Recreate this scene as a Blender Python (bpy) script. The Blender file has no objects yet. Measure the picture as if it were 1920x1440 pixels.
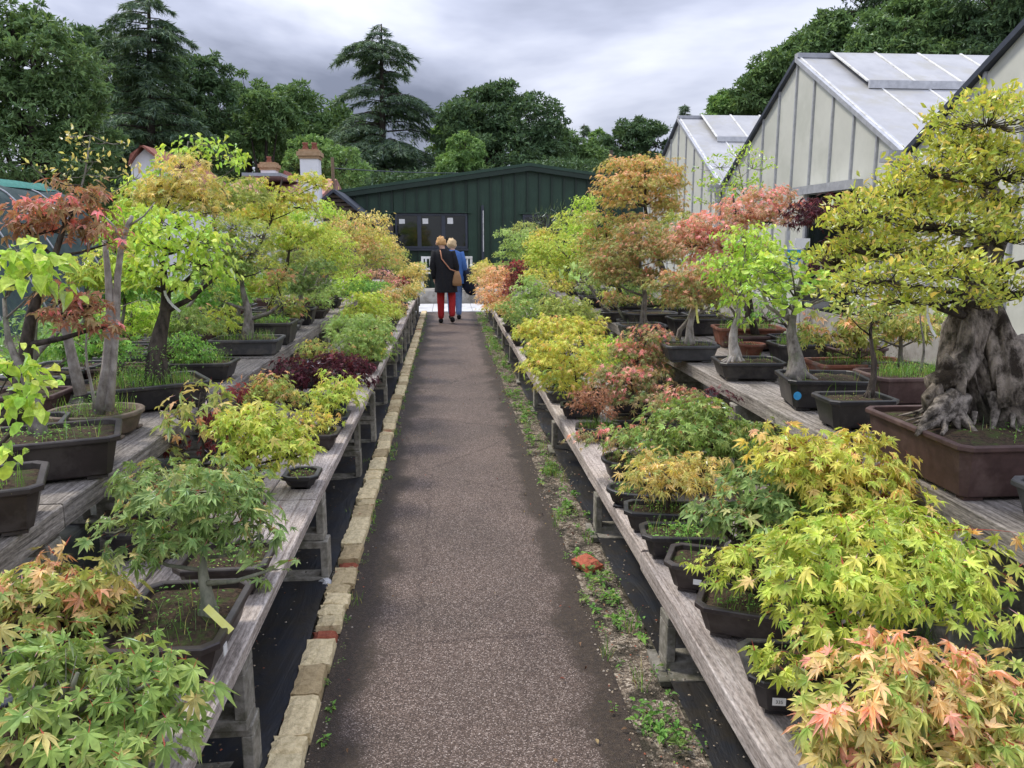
import bpy, bmesh, math, random
import numpy as np
from mathutils import Vector, Matrix, Quaternion, noise
R = math.radians
rng = np.random.default_rng(7)
random.seed(7)
scene = bpy.context.scene
col = scene.collection

# ------------------------------------------------------------ camera
F = 1500.0; CAMH = 1.65
PH = math.atan(276/1500); TH = math.atan(122/1500*math.cos(PH))
cam_d = bpy.data.cameras.new('camera'); cam = bpy.data.objects.new('camera', cam_d)
col.objects.link(cam); scene.camera = cam
cam_d.sensor_width = 36; cam_d.lens = 36*F/1920
cam_d.clip_start = 0.05; cam_d.clip_end = 2000
cam.location = (0, 0, CAMH)
cam.rotation_euler = (math.pi/2-PH, 0, -TH)
# ------------------------------------------------------------ sky and sun
SUN_EL, SUN_AZ = R(58), R(-60)      # azimuth measured from +Y towards +X
world = bpy.data.worlds.new('World'); scene.world = world; world.use_nodes = True
nt = world.node_tree; nt.nodes.clear()
def N(t, **k):
    n = nt.nodes.new(t)
    for a, b in k.items(): setattr(n, a, b)
    return n
out = N('ShaderNodeOutputWorld'); bg = N('ShaderNodeBackground'); bg.inputs[1].default_value = 0.70
sky = N('ShaderNodeTexSky', sky_type='NISHITA'); sky.sun_disc = False
sky.sun_elevation = SUN_EL; sky.sun_rotation = SUN_AZ
skb = N('ShaderNodeMix', data_type='RGBA', blend_type='MULTIPLY'); skb.inputs[0].default_value = 1
nt.links.new(sky.outputs[0], skb.inputs[6]); skb.inputs[7].default_value = (.08, .08, .08, 1)
tc = N('ShaderNodeTexCoord'); sp = N('ShaderNodeSeparateXYZ'); nt.links.new(tc.outputs['Generated'], sp.inputs[0])
def math_(op, a, b=None, clamp=False):
    m = N('ShaderNodeMath', operation=op); m.use_clamp = clamp
    for i, v in ((0, a), (1, b)):
        if v is None: continue
        if isinstance(v, (int, float)): m.inputs[i].default_value = v
        else: nt.links.new(v, m.inputs[i])
    return m.outputs[0]
zz = math_('MAXIMUM', sp.outputs[2], 0.0)
den = math_('ADD', zz, 0.30)
cx = math_('DIVIDE', sp.outputs[0], den); cy = math_('DIVIDE', sp.outputs[1], den)
cmb = N('ShaderNodeCombineXYZ'); nt.links.new(cx, cmb.inputs[0]); nt.links.new(cy, cmb.inputs[1])
mp = N('ShaderNodeMapping'); mp.inputs['Location'].default_value = (2.3, .4, 0); mp.inputs['Scale'].default_value = (.9, .85, 1)
nt.links.new(cmb.outputs[0], mp.inputs[0])
n1 = N('ShaderNodeTexNoise'); n1.inputs['Scale'].default_value = 1.1; n1.inputs['Detail'].default_value = 6; n1.inputs['Roughness'].default_value = .50; n1.inputs['Distortion'].default_value = .25
nt.links.new(mp.outputs[0], n1.inputs[0])
ramp = N('ShaderNodeValToRGB'); nt.links.new(n1.outputs[0], ramp.inputs[0])
e = ramp.color_ramp.elements
e[0].position = .40; e[0].color = (.19, .21, .285, 1)
e[1].position = .62; e[1].color = (.78, .81, .92, 1)
m_ = e.new(.50); m_.color = (.42, .45, .57, 1)
grad = math_('ADD', math_('MULTIPLY', zz, 2.0), .66)
gm = N('ShaderNodeMix', data_type='RGBA', blend_type='MULTIPLY'); gm.inputs[0].default_value = 1
nt.links.new(ramp.outputs[0], gm.inputs[6]); nt.links.new(grad, gm.inputs[7])
mx = N('ShaderNodeMix', data_type='RGBA'); mx.inputs[0].default_value = .93
nt.links.new(skb.outputs[2], mx.inputs[6]); nt.links.new(gm.outputs[2], mx.inputs[7])
nt.links.new(mx.outputs[2], bg.inputs[0]); nt.links.new(bg.outputs[0], out.inputs[0])
sd = bpy.data.lights.new('sun', 'SUN'); sd.energy = 1.5; sd.angle = R(11); sd.color = (1, .94, .83)
so = bpy.data.objects.new('sun', sd); col.objects.link(so)
dv = Vector((math.sin(SUN_AZ)*math.cos(SUN_EL), math.cos(SUN_AZ)*math.cos(SUN_EL), math.sin(SUN_EL)))
so.rotation_euler = dv.to_track_quat('Z', 'Y').to_euler()
scene.view_settings.view_transform = 'Standard'; scene.view_settings.look = 'None'
scene.view_settings.gamma = 1; scene.view_settings.use_curve_mapping = False
scene.view_settings.exposure = 0.98

# ------------------------------------------------------------ measuring: a sight line through the photograph met with a plane
_f = Vector((math.sin(TH)*math.cos(PH), math.cos(TH)*math.cos(PH), -math.sin(PH)))
_r = Vector((math.cos(TH), -math.sin(TH), 0)); _u = _r.cross(_f)
def ray(px, py): return _f+_r*((px-960)/F)+_u*((720-py)/F)
def WY(px, py, Y):
    d = ray(px, py); return d*(Y/d.y)+Vector((0, 0, CAMH))
def WZ(px, py, z):
    d = ray(px, py); return d*((z-CAMH)/d.z)+Vector((0, 0, CAMH))
def WX(px, py, X):
    d = ray(px, py); return d*(X/d.x)+Vector((0, 0, CAMH))
def xat(px, Y, z):
    k = (px-960)/F; c, s, cp, sp_ = math.cos(TH), math.sin(TH), math.cos(PH), math.sin(PH)
    return (k*(Y*c*cp-(z-CAMH)*sp_)+Y*s)/(c-k*s*cp)
def depth(p): return (Vector(p)-Vector((0, 0, CAMH))).dot(_f)

# ------------------------------------------------------------ objects
def tag(o, label=None, cat=None, group=None, kind=None):
    for k, v in (('label', label), ('category', cat), ('group', group), ('kind', kind)):
        if v: o[k] = v
    return o
def empty(name, loc=(0, 0, 0), rz=0, label=None, cat=None, group=None, kind=None):
    o = bpy.data.objects.new(name, None); col.objects.link(o); o.empty_display_size = .1
    o.location = loc; o.rotation_euler = (0, 0, rz)
    return tag(o, label, cat, group, kind)
def mesh_np(name, V, T, C=None, mats=(), smooth=False):
    me = bpy.data.meshes.new(name); V = np.asarray(V, np.float32).reshape(-1, 3); T = np.asarray(T, np.int32).reshape(-1, 3)
    me.vertices.add(len(V)); me.vertices.foreach_set('co', V.ravel())
    me.loops.add(T.size); me.loops.foreach_set('vertex_index', T.ravel())
    me.polygons.add(len(T)); me.polygons.foreach_set('loop_start', np.arange(0, T.size, 3, dtype=np.int32))
    me.polygons.foreach_set('use_smooth', np.full(len(T), bool(smooth)))
    if C is not None:
        C = np.asarray(C, np.float32)
        if C.shape[1] == 3: C = np.hstack([C, np.ones((len(C), 1), np.float32)])
        a = me.color_attributes.new('Col', 'FLOAT_COLOR', 'POINT'); a.data.foreach_set('color', C.ravel())
    for m in mats: me.materials.append(m)
    me.update(calc_edges=True)
    return me
def link(name, me, parent=None, loc=None):
    o = bpy.data.objects.new(name, me); col.objects.link(o)
    if parent: o.parent = parent
    if loc is not None: o.location = loc
    return o
def part(name, V, T, mat, parent=None, C=None, smooth=False, loc=None):
    return link(name, mesh_np(name, V, T, C, (mat,), smooth), parent, loc)
class MB:
    """collects quads/tris"""
    def __init__(s): s.v = []; s.f = []
    def add(s, V, Fs):
        b = len(s.v); s.v += [tuple(p) for p in V]; s.f += [tuple(i+b for i in f) for f in Fs]; return s
    def box(s, c, d, rz=0, jit=0):
        x, y, z = d[0]/2, d[1]/2, d[2]/2; P = []
        cr, sr = math.cos(rz), math.sin(rz)
        for k in (-1, 1):
            for j in (-1, 1):
                for i in (-1, 1):
                    a, b = i*x+random.uniform(-jit, jit), j*y+random.uniform(-jit, jit)
                    P.append((c[0]+a*cr-b*sr, c[1]+a*sr+b*cr, c[2]+k*z+random.uniform(-jit, jit)))
        return s.add(P, [(0, 2, 3, 1), (4, 5, 7, 6), (0, 1, 5, 4), (2, 6, 7, 3), (0, 4, 6, 2), (1, 3, 7, 5)])
    def bb(s, a, b): return s.box([(a[i]+b[i])/2 for i in range(3)], [abs(b[i]-a[i]) for i in range(3)])
    def prism(s, poly, axis, a, b):
        """poly of 2-D points extruded along an axis from a to b"""
        n = len(poly); P = []
        for t in (a, b):
            for (u, w) in poly:
                P.append((t, u, w) if axis == 0 else (u, t, w) if axis == 1 else (u, w, t))
        Fs = [tuple(range(n)), tuple(range(2*n-1, n-1, -1))]+[(i, i+n, (i+1) % n+n, (i+1) % n) for i in range(n)]
        return s.add(P, Fs)
    def bar(s, p, q, w, h=None, upv=(0, 0, 1)):
        p, q = Vector(p), Vector(q); h = h or w; d = (q-p).normalized(); u = Vector(upv)
        if abs(d.dot(u)) > .98: u = Vector((0, 1, 0))
        a = d.cross(u).normalized()*w/2; b = a.cross(d).normalized()*h/2
        P = [p-a-b, p+a-b, p+a+b, p-a+b, q-a-b, q+a-b, q+a+b, q-a+b]
        return s.add(P, [(0, 1, 2, 3), (7, 6, 5, 4), (0, 4, 5, 1), (1, 5, 6, 2), (2, 6, 7, 3), (3, 7, 4, 0)])
    def mesh(s, name, mat, smooth=False, bevel=0):
        bm = bmesh.new(); vs = [bm.verts.new(p) for p in s.v]
        for f in s.f:
            try: bm.faces.new([vs[i] for i in f])
            except ValueError: pass
        bmesh.ops.recalc_face_normals(bm, faces=bm.faces)
        if bevel: bmesh.ops.bevel(bm, geom=list(bm.edges), offset=bevel, segments=1, affect='EDGES', profile=.5)
        me = bpy.data.meshes.new(name); bm.to_mesh(me); bm.free()
        me.materials.append(mat)
        if smooth: me.polygons.foreach_set('use_smooth', [True]*len(me.polygons))
        return me
    def build(s, name, mat, parent=None, smooth=False, bevel=0, loc=None):
        return link(name, s.mesh(name, mat, smooth, bevel), parent, loc)

# ------------------------------------------------------------ materials
def newmat(name):
    m = bpy.data.materials.new(name); m.use_nodes = True; t = m.node_tree; t.nodes.clear()
    o = t.nodes.new('ShaderNodeOutputMaterial'); b = t.nodes.new('ShaderNodeBsdfPrincipled')
    t.links.new(b.outputs[0], o.inputs[0]); return m, t, b, o
def tex(t, kind, scale, coord='Object', stretch=(1, 1, 1), **k):
    c = t.nodes.new('ShaderNodeTexCoord'); mpn = t.nodes.new('ShaderNodeMapping'); mpn.inputs['Scale'].default_value = stretch
    if coord == 'World':
        g = t.nodes.new('ShaderNodeNewGeometry'); t.links.new(g.outputs['Position'], mpn.inputs[0])
    else: t.links.new(c.outputs[coord], mpn.inputs[0])
    n = t.nodes.new(kind)
    n.inputs['Scale'].default_value = scale
    for a, v in k.items():
        if a in n.inputs: n.inputs[a].default_value = v
        else: setattr(n, a, v)
    t.links.new(mpn.outputs[0], n.inputs['Vector']); return n
def rampn(t, src, stops):
    r = t.nodes.new('ShaderNodeValToRGB'); t.links.new(src, r.inputs[0]); el = r.color_ramp.elements
    while len(el) > 1: el.remove(el[-1])
    el[0].position = stops[0][0]; el[0].color = (*stops[0][1], 1)
    for p, c in stops[1:]:
        x = el.new(p); x.color = (*c, 1)
    return r.outputs[0]
def mixc(t, a, b, f, mode='MIX'):
    m = t.nodes.new('ShaderNodeMix'); m.data_type = 'RGBA'; m.blend_type = mode
    for i, v in ((0, f), (6, a), (7, b)):
        if isinstance(v, (int, float)): m.inputs[i].default_value = v
        elif isinstance(v, tuple): m.inputs[i].default_value = (*v, 1) if len(v) == 3 else v
        else: t.links.new(v, m.inputs[i])
    return m.outputs[2]
def bump(t, b, h, strength=.5, dist=.01):
    n = t.nodes.new('ShaderNodeBump'); n.inputs['Strength'].default_value = strength; n.inputs['Distance'].default_value = dist
    t.links.new(h, n.inputs['Height']); t.links.new(n.outputs[0], b.inputs['Normal'])
def M2(name, c1, c2, scale=8, rough=.8, bmp=.3, bd=.01, coord='World', stretch=(1, 1, 1), detail=6, spec=.3, metal=0, lo=.35, hi=.65, c3=None, s3=None, objvar=0):
    """two-tone noise material with relief"""
    m, t, b, o = newmat(name)
    n = tex(t, 'ShaderNodeTexNoise', scale, coord, stretch, Detail=detail, Roughness=.65)
    c = rampn(t, n.outputs[0], [(lo, c1), (hi, c2)])
    if c3:
        n3 = tex(t, 'ShaderNodeTexNoise', s3 or scale*.2, coord, (1, 1, 1), Detail=5, Roughness=.7)
        f = rampn(t, n3.outputs[0], [(.5, (0, 0, 0)), (.62, (1, 1, 1))])
        c = mixc(t, c, c3, f)
    if objvar:
        oi = t.nodes.new('ShaderNodeObjectInfo')
        v = rampn(t, oi.outputs['Random'], [(0, (1-objvar,)*3), (1, (1+objvar,)*3)])
        c = mixc(t, c, v, 1.0, 'MULTIPLY')
    t.links.new(c, b.inputs['Base Color'])
    b.inputs['Roughness'].default_value = rough; b.inputs['Specular IOR Level'].default_value = spec; b.inputs['Metallic'].default_value = metal
    if bmp: bump(t, b, n.outputs[0], bmp, bd)
    return m
def leafmat(name, trans=.42, gloss=.12, rough=.42, var=.35):
    m, t, b, o = newmat(name); t.nodes.remove(b)
    a = t.nodes.new('ShaderNodeAttribute'); a.attribute_name = 'Col'
    n = tex(t, 'ShaderNodeTexNoise', 60, 'World', Detail=2)
    v = rampn(t, n.outputs[0], [(.25, (1-var,)*3), (.75, (1+var*.5,)*3)])
    c = mixc(t, a.outputs['Color'], v, 1.0, 'MULTIPLY')
    hs_ = t.nodes.new('ShaderNodeHueSaturation'); hs_.inputs['Saturation'].default_value = .97; hs_.inputs['Value'].default_value = 1.12; t.links.new(c, hs_.inputs['Color']); c = hs_.outputs[0]
    d = t.nodes.new('ShaderNodeBsdfDiffuse'); tr = t.nodes.new('ShaderNodeBsdfTranslucent'); g = t.nodes.new('ShaderNodeBsdfGlossy')
    g.inputs['Roughness'].default_value = rough; g.inputs['Color'].default_value = (.9, .95, 1, 1)
    t.links.new(c, d.inputs[0])
    c2 = mixc(t, c, (trans*1.15, trans*1.1, trans*.6), 1.0, 'MULTIPLY'); t.links.new(c2, tr.inputs[0])
    m1 = t.nodes.new('ShaderNodeAddShader')   # reflected plus transmitted stays below one: leaf colours are at most about 0.6
    t.links.new(d.outputs[0], m1.inputs[0]); t.links.new(tr.outputs[0], m1.inputs[1])
    fr = t.nodes.new('ShaderNodeFresnel'); fr.inputs[0].default_value = 1.4
    mm = t.nodes.new('ShaderNodeMath'); mm.operation = 'MULTIPLY'; mm.inputs[1].default_value = gloss*8
    t.links.new(fr.outputs[0], mm.inputs[0]); mm.use_clamp = True
    m2 = t.nodes.new('ShaderNodeMixShader'); t.links.new(mm.outputs[0], m2.inputs[0])
    t.links.new(m1.outputs[0], m2.inputs[1]); t.links.new(g.outputs[0], m2.inputs[2]); t.links.new(m2.outputs[0], o.inputs[0])
    return m
LEAF = leafmat('leaf', .55, .035, .5); FARLEAF = leafmat('far_leaf', .4, .01, .6, .5)
BARK = M2('grey_bark', (.10, .085, .07), (.30, .27, .24), 35, .9, .8, .01, 'World', (1, 1, .5), c3=(.16, .17, .11), s3=14)
BARKD = M2('dark_bark', (.025, .02, .016), (.10, .08, .065), 40, .9, .8, .008, 'World', (1, 1, .4))
BARKL = M2('pale_bark', (.20, .175, .15), (.46, .42, .38), 30, .85, .7, .008, 'World', (1, 1, .6))
BARKG = M2('green_grey_bark', (.12, .13, .09), (.30, .29, .22), 30, .8, .6, .006, 'World', (1, 1, .4))
POT = {'black': M2('black_plastic', (.016, .015, .016), (.03, .028, .03), 14, .42, .12, .002, c3=(.06, .055, .05), s3=5, spec=.5),
       'brownblack': M2('brown_black_plastic', (.024, .018, .016), (.04, .03, .028), 14, .45, .12, .002, c3=(.06, .05, .045), s3=6, spec=.5),
       'grey': M2('grey_plastic', (.055, .055, .058), (.095, .095, .098), 12, .55, .15, .002, c3=(.13, .12, .11), s3=6, spec=.4),
       'brown': M2('brown_glaze', (.06, .034, .030), (.10, .058, .052), 18, .6, .12, .002, c3=(.13, .085, .075), s3=4, spec=.35),
       'terracotta': M2('terracotta', (.15, .055, .035), (.24, .095, .06), 18, .8, .2, .002, c3=(.22, .15, .12), s3=6),
       'blue': M2('blue_black_plastic', (.018, .024, .04), (.035, .045, .07), 14, .35, .1, .002, spec=.5),
       'clay': M2('tan_clay', (.13, .10, .075), (.22, .17, .13), 18, .8, .3, .003, c3=(.10, .10, .06), s3=8),
       'white': M2('pale_plastic', (.45, .43, .40), (.6, .58, .55), 14, .5, .1, .002, spec=.4)}
SOIL = M2('soil', (.018, .012, .008), (.10, .065, .04), 90, .95, 1.0, .01, c3=(.06, .08, .02), s3=22)
def weathered(name, c1, c2, c3):
    m, t, b, o = newmat(name)
    n = tex(t, 'ShaderNodeTexNoise', 1.0, 'World', (70, 2.2, 70), Detail=8, Roughness=.7, Distortion=.4)
    n2 = tex(t, 'ShaderNodeTexNoise', 5.0, 'World', (1, .5, 1), Detail=6, Roughness=.7)
    n3 = tex(t, 'ShaderNodeTexNoise', 160, 'World', (1, .25, 1), Detail=3)
    c = rampn(t, n.outputs[0], [(.3, c1), (.48, c2), (.7, c3)])
    f = rampn(t, n2.outputs[0], [(.46, (.0,)*3), (.74, (.85,)*3)])
    c = mixc(t, c, tuple(x*.42 for x in c2), f)
    f2 = rampn(t, n3.outputs[0], [(.3, (.6,)*3), (.6, (1.1,)*3)])
    c = mixc(t, c, f2, 1.0, 'MULTIPLY')
    oi = t.nodes.new('ShaderNodeObjectInfo')
    c = mixc(t, c, rampn(t, oi.outputs['Random'], [(0, (.75,)*3), (1, (1.12, 1.1, 1.06))]), 1.0, 'MULTIPLY')
    t.links.new(c, b.inputs['Base Color']); b.inputs['Roughness'].default_value = .85; b.inputs['Specular IOR Level'].default_value = .2
    bump(t, b, n.outputs[0], .9, .006); return m
WOOD = weathered('weathered_wood', (.16, .13, .11), (.46, .40, .365), (.64, .59, .56))
WOODG = weathered('grey_weathered_wood', (.06, .052, .046), (.30, .27, .24), (.47, .43, .40))
CONC = M2('concrete_block', (.17, .155, .125), (.34, .32, .275), 30, .92, .6, .006, c3=(.13, .125, .09), s3=7, objvar=.15)
CONCP = M2('concrete_plinth', (.30, .28, .25), (.42, .40, .36), 5, .9, .3, .005, c3=(.2, .18, .15), s3=3)
GREEN = M2('green_cladding', (.020, .050, .032), (.027, .064, .041), 3, .45, 0, coord='World', spec=.4)
GREEND = M2('green_rib_shade_trim', (.012, .027, .019), (.016, .035, .024), 3, .45, 0, coord='World', spec=.4)  # cladding green darkened: rib shade put into the colour, also on verge trim
STEEL = M2('aluminium', (.40, .41, .43), (.55, .56, .58), 10, .45, 0, spec=.5, metal=.35)
ROOFP = M2('polycarbonate_roof', (.36, .365, .38), (.45, .455, .47), 2.2, .5, .1, .01, c3=(.38, .375, .35), s3=1.2, spec=.3)
WALLP = M2('polycarbonate_wall', (.56, .565, .50), (.64, .645, .575), 1.5, .4, 0, c3=(.53, .54, .47), s3=.8, spec=.5)
RENDER = M2('white_render', (.72, .72, .74), (.8, .8, .82), 4, .9, .2, .01)
PINKROOF = M2('pink_tile', (.42, .20, .165), (.52, .28, .24), 9, .9, .3, .01, c3=(.25, .13, .10), s3=2)
REDTILE = M2('red_clay_tile', (.20, .07, .05), (.36, .16, .12), 12, .9, .6, .02)
CAPST = M2('buff_brick_cap', (.34, .22, .12), (.46, .32, .2), 14, .9, .5, .01)
LEAD = M2('lead_flashing', (.3, .31, .34), (.42, .43, .46), 6, .6, .1)
NET = M2('shade_net', (.035, .06, .058), (.06, .09, .085), 6, .7, .2, .005, c3=(.075, .11, .105), s3=1.5)
TEAL = M2('teal_net', (.02, .15, .12), (.04, .22, .18), 10, .6, .2, .003)
LOGW = M2('log_cladding', (.09, .07, .055), (.20, .16, .13), 14, .9, .6, .02, 'World', (1, 1, 6))
FRAME = M2('anthracite_frame', (.034, .041, .058), (.046, .054, .075), 6, .4, 0, spec=.5)
WHITEP = M2('white_painted_wood', (.62, .62, .6), (.75, .75, .73), 20, .6, .1, .002, c3=(.5, .49, .45), s3=6)
PAPER = M2('paper', (.78, .78, .76), (.84, .84, .82), 20, .7, 0)
YELTAG = M2('yellow_tag', (.72, .70, .16), (.80, .78, .26), 30, .4, 0)
BLUESTK = M2('blue_sticker', (.03, .28, .6), (.08, .4, .72), 30, .4, 0)
INK = M2('ink', (.02, .02, .03), (.03, .03, .04), 30, .7, 0)
def glassmat(name, c):
    m, t, b, o = newmat(name); b.inputs['Base Color'].default_value = (*c, 1); b.inputs['Roughness'].default_value = .04
    b.inputs['Specular IOR Level'].default_value = .6; return m
GLASS = glassmat('dark_window_glass', (.008, .011, .010))
def asphalt():
    m, t, b, o = newmat('aggregate_path')
    g = t.nodes.new('ShaderNodeNewGeometry'); sx = t.nodes.new('ShaderNodeSeparateXYZ'); t.links.new(g.outputs['Position'], sx.inputs[0])
    v = tex(t, 'ShaderNodeTexVoronoi', 235, 'World', (1, 1, 1)); v.feature = 'F1'
    sep = t.nodes.new('ShaderNodeSeparateColor'); t.links.new(v.outputs['Color'], sep.inputs[0])
    c = rampn(t, sep.outputs[0], [(0, (.066, .045, .033)), (.5, (.128, .092, .069)), (.75, (.20, .152, .122)), (.88, (.29, .235, .20)), (1, (.47, .41, .355))])
    edge = rampn(t, v.outputs['Distance'], [(.35, (1, 1, 1)), (.75, (.35, .33, .33))])
    c = mixc(t, c, edge, 1.0, 'MULTIPLY')
    nb = tex(t, 'ShaderNodeTexNoise', 1.3, 'World', Detail=5, Roughness=.6)
    c = mixc(t, c, rampn(t, nb.outputs[0], [(.3, (.72, .70, .70)), (.7, (1.2, 1.15, 1.15))]), 1.0, 'MULTIPLY')
    vc = tex(t, 'ShaderNodeTexVoronoi', .55, 'World', (1.6, 1, 1)); vc.feature = 'DISTANCE_TO_EDGE'
    nw = tex(t, 'ShaderNodeTexNoise', 9, 'World', Detail=4); ad = t.nodes.new('ShaderNodeVectorMath'); ad.operation = 'MULTIPLY_ADD'
    t.links.new(nw.outputs['Color'], ad.inputs[0]); ad.inputs[1].default_value = (.25, .12, 0); t.links.new(vc.inputs['Vector'].links[0].from_socket, ad.inputs[2]); t.links.new(ad.outputs[0], vc.inputs['Vector'])
    c = mixc(t, c, rampn(t, vc.outputs['Distance'], [(.0, (.35, .3, .28)), (.004, (.5, .45, .42)), (.008, (1, 1, 1))]), .5, 'MULTIPLY')
    # dirt and moss lying along both margins, in patches
    nd = tex(t, 'ShaderNodeTexNoise', 2.2, 'World', (1, .8, 1), Detail=7, Roughness=.7)
    nf = tex(t, 'ShaderNodeTexNoise', 60, 'World', Detail=4, Roughness=.7)
    def mth(op, a, bb):
        q = t.nodes.new('ShaderNodeMath'); q.operation = op
        for i, w in ((0, a), (1, bb)):
            if isinstance(w, (int, float)): q.inputs[i].default_value = w
            else: t.links.new(w, q.inputs[i])
        return q.outputs[0]
    dist = mth('ABSOLUTE', mth('SUBTRACT', sx.outputs[0], .075), 0)
    k = mth('ADD', mth('SUBTRACT', dist, .385), mth('MULTIPLY', mth('SUBTRACT', nd.outputs[0], .5), .55))
    k = mth('ADD', k, mth('MULTIPLY', mth('SUBTRACT', nf.outputs[0], .5), .10))
    fm = t.nodes.new('ShaderNodeMapRange'); fm.inputs[1].default_value = -.03; fm.inputs[2].default_value = .05; t.links.new(k, fm.inputs[0])
    moss = rampn(t, nf.outputs[0], [(.35, (.018, .012, .008)), (.6, (.046, .031, .018)), (.75, (.11, .08, .055))])
    c = mixc(t, c, moss, mth('MULTIPLY', fm.outputs[0], .88))
    t.links.new(c, b.inputs['Base Color']); b.inputs['Roughness'].default_value = .62; b.inputs['Specular IOR Level'].default_value = .35
    bump(t, b, v.outputs['Distance'], .5, .004); return m
ASPH = asphalt()
def stony(name, scale, cols):
    m, t, b, o = newmat(name)
    v = tex(t, 'ShaderNodeTexVoronoi', scale, 'World'); sep = t.nodes.new('ShaderNodeSeparateColor'); t.links.new(v.outputs['Color'], sep.inputs[0])
    c = rampn(t, sep.outputs[0], cols)
    n = tex(t, 'ShaderNodeTexNoise', 7, 'World', Detail=6, Roughness=.7)
    f = rampn(t, n.outputs[0], [(.45, (0, 0, 0)), (.58, (1, 1, 1))])
    c = mixc(t, c, (.035, .028, .016), f)
    t.links.new(c, b.inputs['Base Color']); b.inputs['Roughness'].default_value = .9
    bump(t, b, v.outputs['Distance'], .8, .008); return m
GRAV = stony('grit_strip', 110, [(0, (.06, .045, .03)), (.4, (.16, .12, .085)), (.75, (.33, .27, .2)), (1, (.5, .43, .34))])
EARTH = stony('nursery_ground', 40, [(0, (.05, .045, .03)), (.5, (.10, .09, .06)), (1, (.2, .18, .14))])
def membrane():
    m, t, b, o = newmat('weed_membrane')
    n = tex(t, 'ShaderNodeTexNoise', 3, 'World', (2.2, .5, 1), Detail=6, Roughness=.6, Distortion=1.2)
    n2 = tex(t, 'ShaderNodeTexNoise', 6, 'World', Detail=8, Roughness=.75); n3 = tex(t, 'ShaderNodeTexNoise', 170, 'World', Detail=2)
    c = rampn(t, n.outputs[0], [(.3, (.010, .012, .017)), (.7, (.032, .037, .048))])
    f = rampn(t, n2.outputs[0], [(.38, (0, 0, 0)), (.62, (.9, .9, .9))])
    c = mixc(t, c, (.034, .029, .022), f)
    f3 = rampn(t, n3.outputs[0], [(.70, (0, 0, 0)), (.76, (1, 1, 1))])
    c = mixc(t, c, (.22, .18, .12), mixc(t, (0, 0, 0), f3, f))
    t.links.new(c, b.inputs['Base Color']); b.inputs['Roughness'].default_value = .5; b.inputs['Specular IOR Level'].default_value = .4
    bump(t, b, n.outputs[0], .5, .02); return m
MEMB = membrane()
def brickmat(name, c1, c2, cr, lo):
    m, t, b, o = newmat(name)
    n = tex(t, 'ShaderNodeTexNoise', 45, 'World', Detail=6, Roughness=.7); n2 = tex(t, 'ShaderNodeTexNoise', 9, 'World', Detail=5, Roughness=.65)
    c = rampn(t, n.outputs[0], [(.3, c1), (.6, c2)])
    oi = t.nodes.new('ShaderNodeObjectInfo'); c = mixc(t, c, rampn(t, oi.outputs['Random'], [(0, (.62, .56, .5)), (.5, (1, 1, 1)), (1, (1.15, 1.12, 1.1))]), 1.0, 'MULTIPLY')
    c = mixc(t, c, cr, rampn(t, n2.outputs[0], [(lo, (0, 0, 0)), (lo+.03, (1, 1, 1))]))
    n4 = tex(t, 'ShaderNodeTexNoise', 22, 'World', Detail=6, Roughness=.75)
    c = mixc(t, c, (.04, .038, .018), rampn(t, n4.outputs[0], [(.62, (0, 0, 0)), (.72, (.9, .9, .9))]))
    t.links.new(c, b.inputs['Base Color']); b.inputs['Roughness'].default_value = .9; bump(t, b, n.outputs[0], .9, .01); return m
BRICK = brickmat('buff_brick', (.50, .40, .21), (.80, .67, .41), (.42, .10, .05), .66)
BRICKR = brickmat('red_brick', (.30, .07, .035), (.45, .13, .07), (.45, .35, .2), .58)
SLAB = M2('pale_paving', (.52, .52, .52), (.64, .64, .64), 3, .6, .1, .003, c3=(.42, .42, .42), s3=2)
# ============================================================ ground, path, kerb
def sheet(name, x0, x1, y0, y1, z, mat, nx=1, ny=1, amp=0, fr=3):
    xs = np.linspace(x0, x1, nx+1); ys = np.linspace(y0, y1, ny+1)
    V = [(x, y, z+(amp*noise.noise(Vector((x*fr, y*fr*.6, 3.3))) if amp else 0)) for y in ys for x in xs]
    T = []
    for j in range(ny):
        for i in range(nx):
            a = j*(nx+1)+i; T += [(a, a+1, a+nx+2), (a, a+nx+2, a+nx+1)]
    return part(name, V, T, mat, smooth=True)
o = sheet('ground', -300, 300, -60, 500, 0, EARTH); tag(o, kind='structure')
o = sheet('path', -.47, .61, -1.5, 17.75, .012, ASPH, 10, 160, .004, 2.5); tag(o, kind='structure')
o = sheet('gravel_strip', .61, .80, -1.5, 17.8, .004, GRAV, 4, 180, .006, 9); tag(o, kind='structure')
for nm, x0, x1 in (('weed_membrane', .795, 3.4), ('weed_membrane', -3.0, -.585)):
    xs = np.linspace(x0, x1, 26); ys = np.linspace(-.8, 17.6, 190)
    V = []; edge = x0 if x0 > 0 else x1
    for y in ys:
        for x in xs:
            dd = abs(x-edge); w = math.exp(-dd*6)
            V.append((x+.02*w*noise.noise(Vector((y*.9, 1, 0))), y, .014+.035*w*(.6+noise.noise(Vector((x*5, y*1.4, 0)))) + .012*abs(noise.noise(Vector((x*4, y*3, 5))))))
    T = [q for j in range(189) for i in range(25) for a in (j*26+i,) for q in ((a, a+1, a+27), (a, a+27, a+26))]
    o = part(nm, V, T, MEMB, smooth=True); tag(o, kind='structure')
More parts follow.
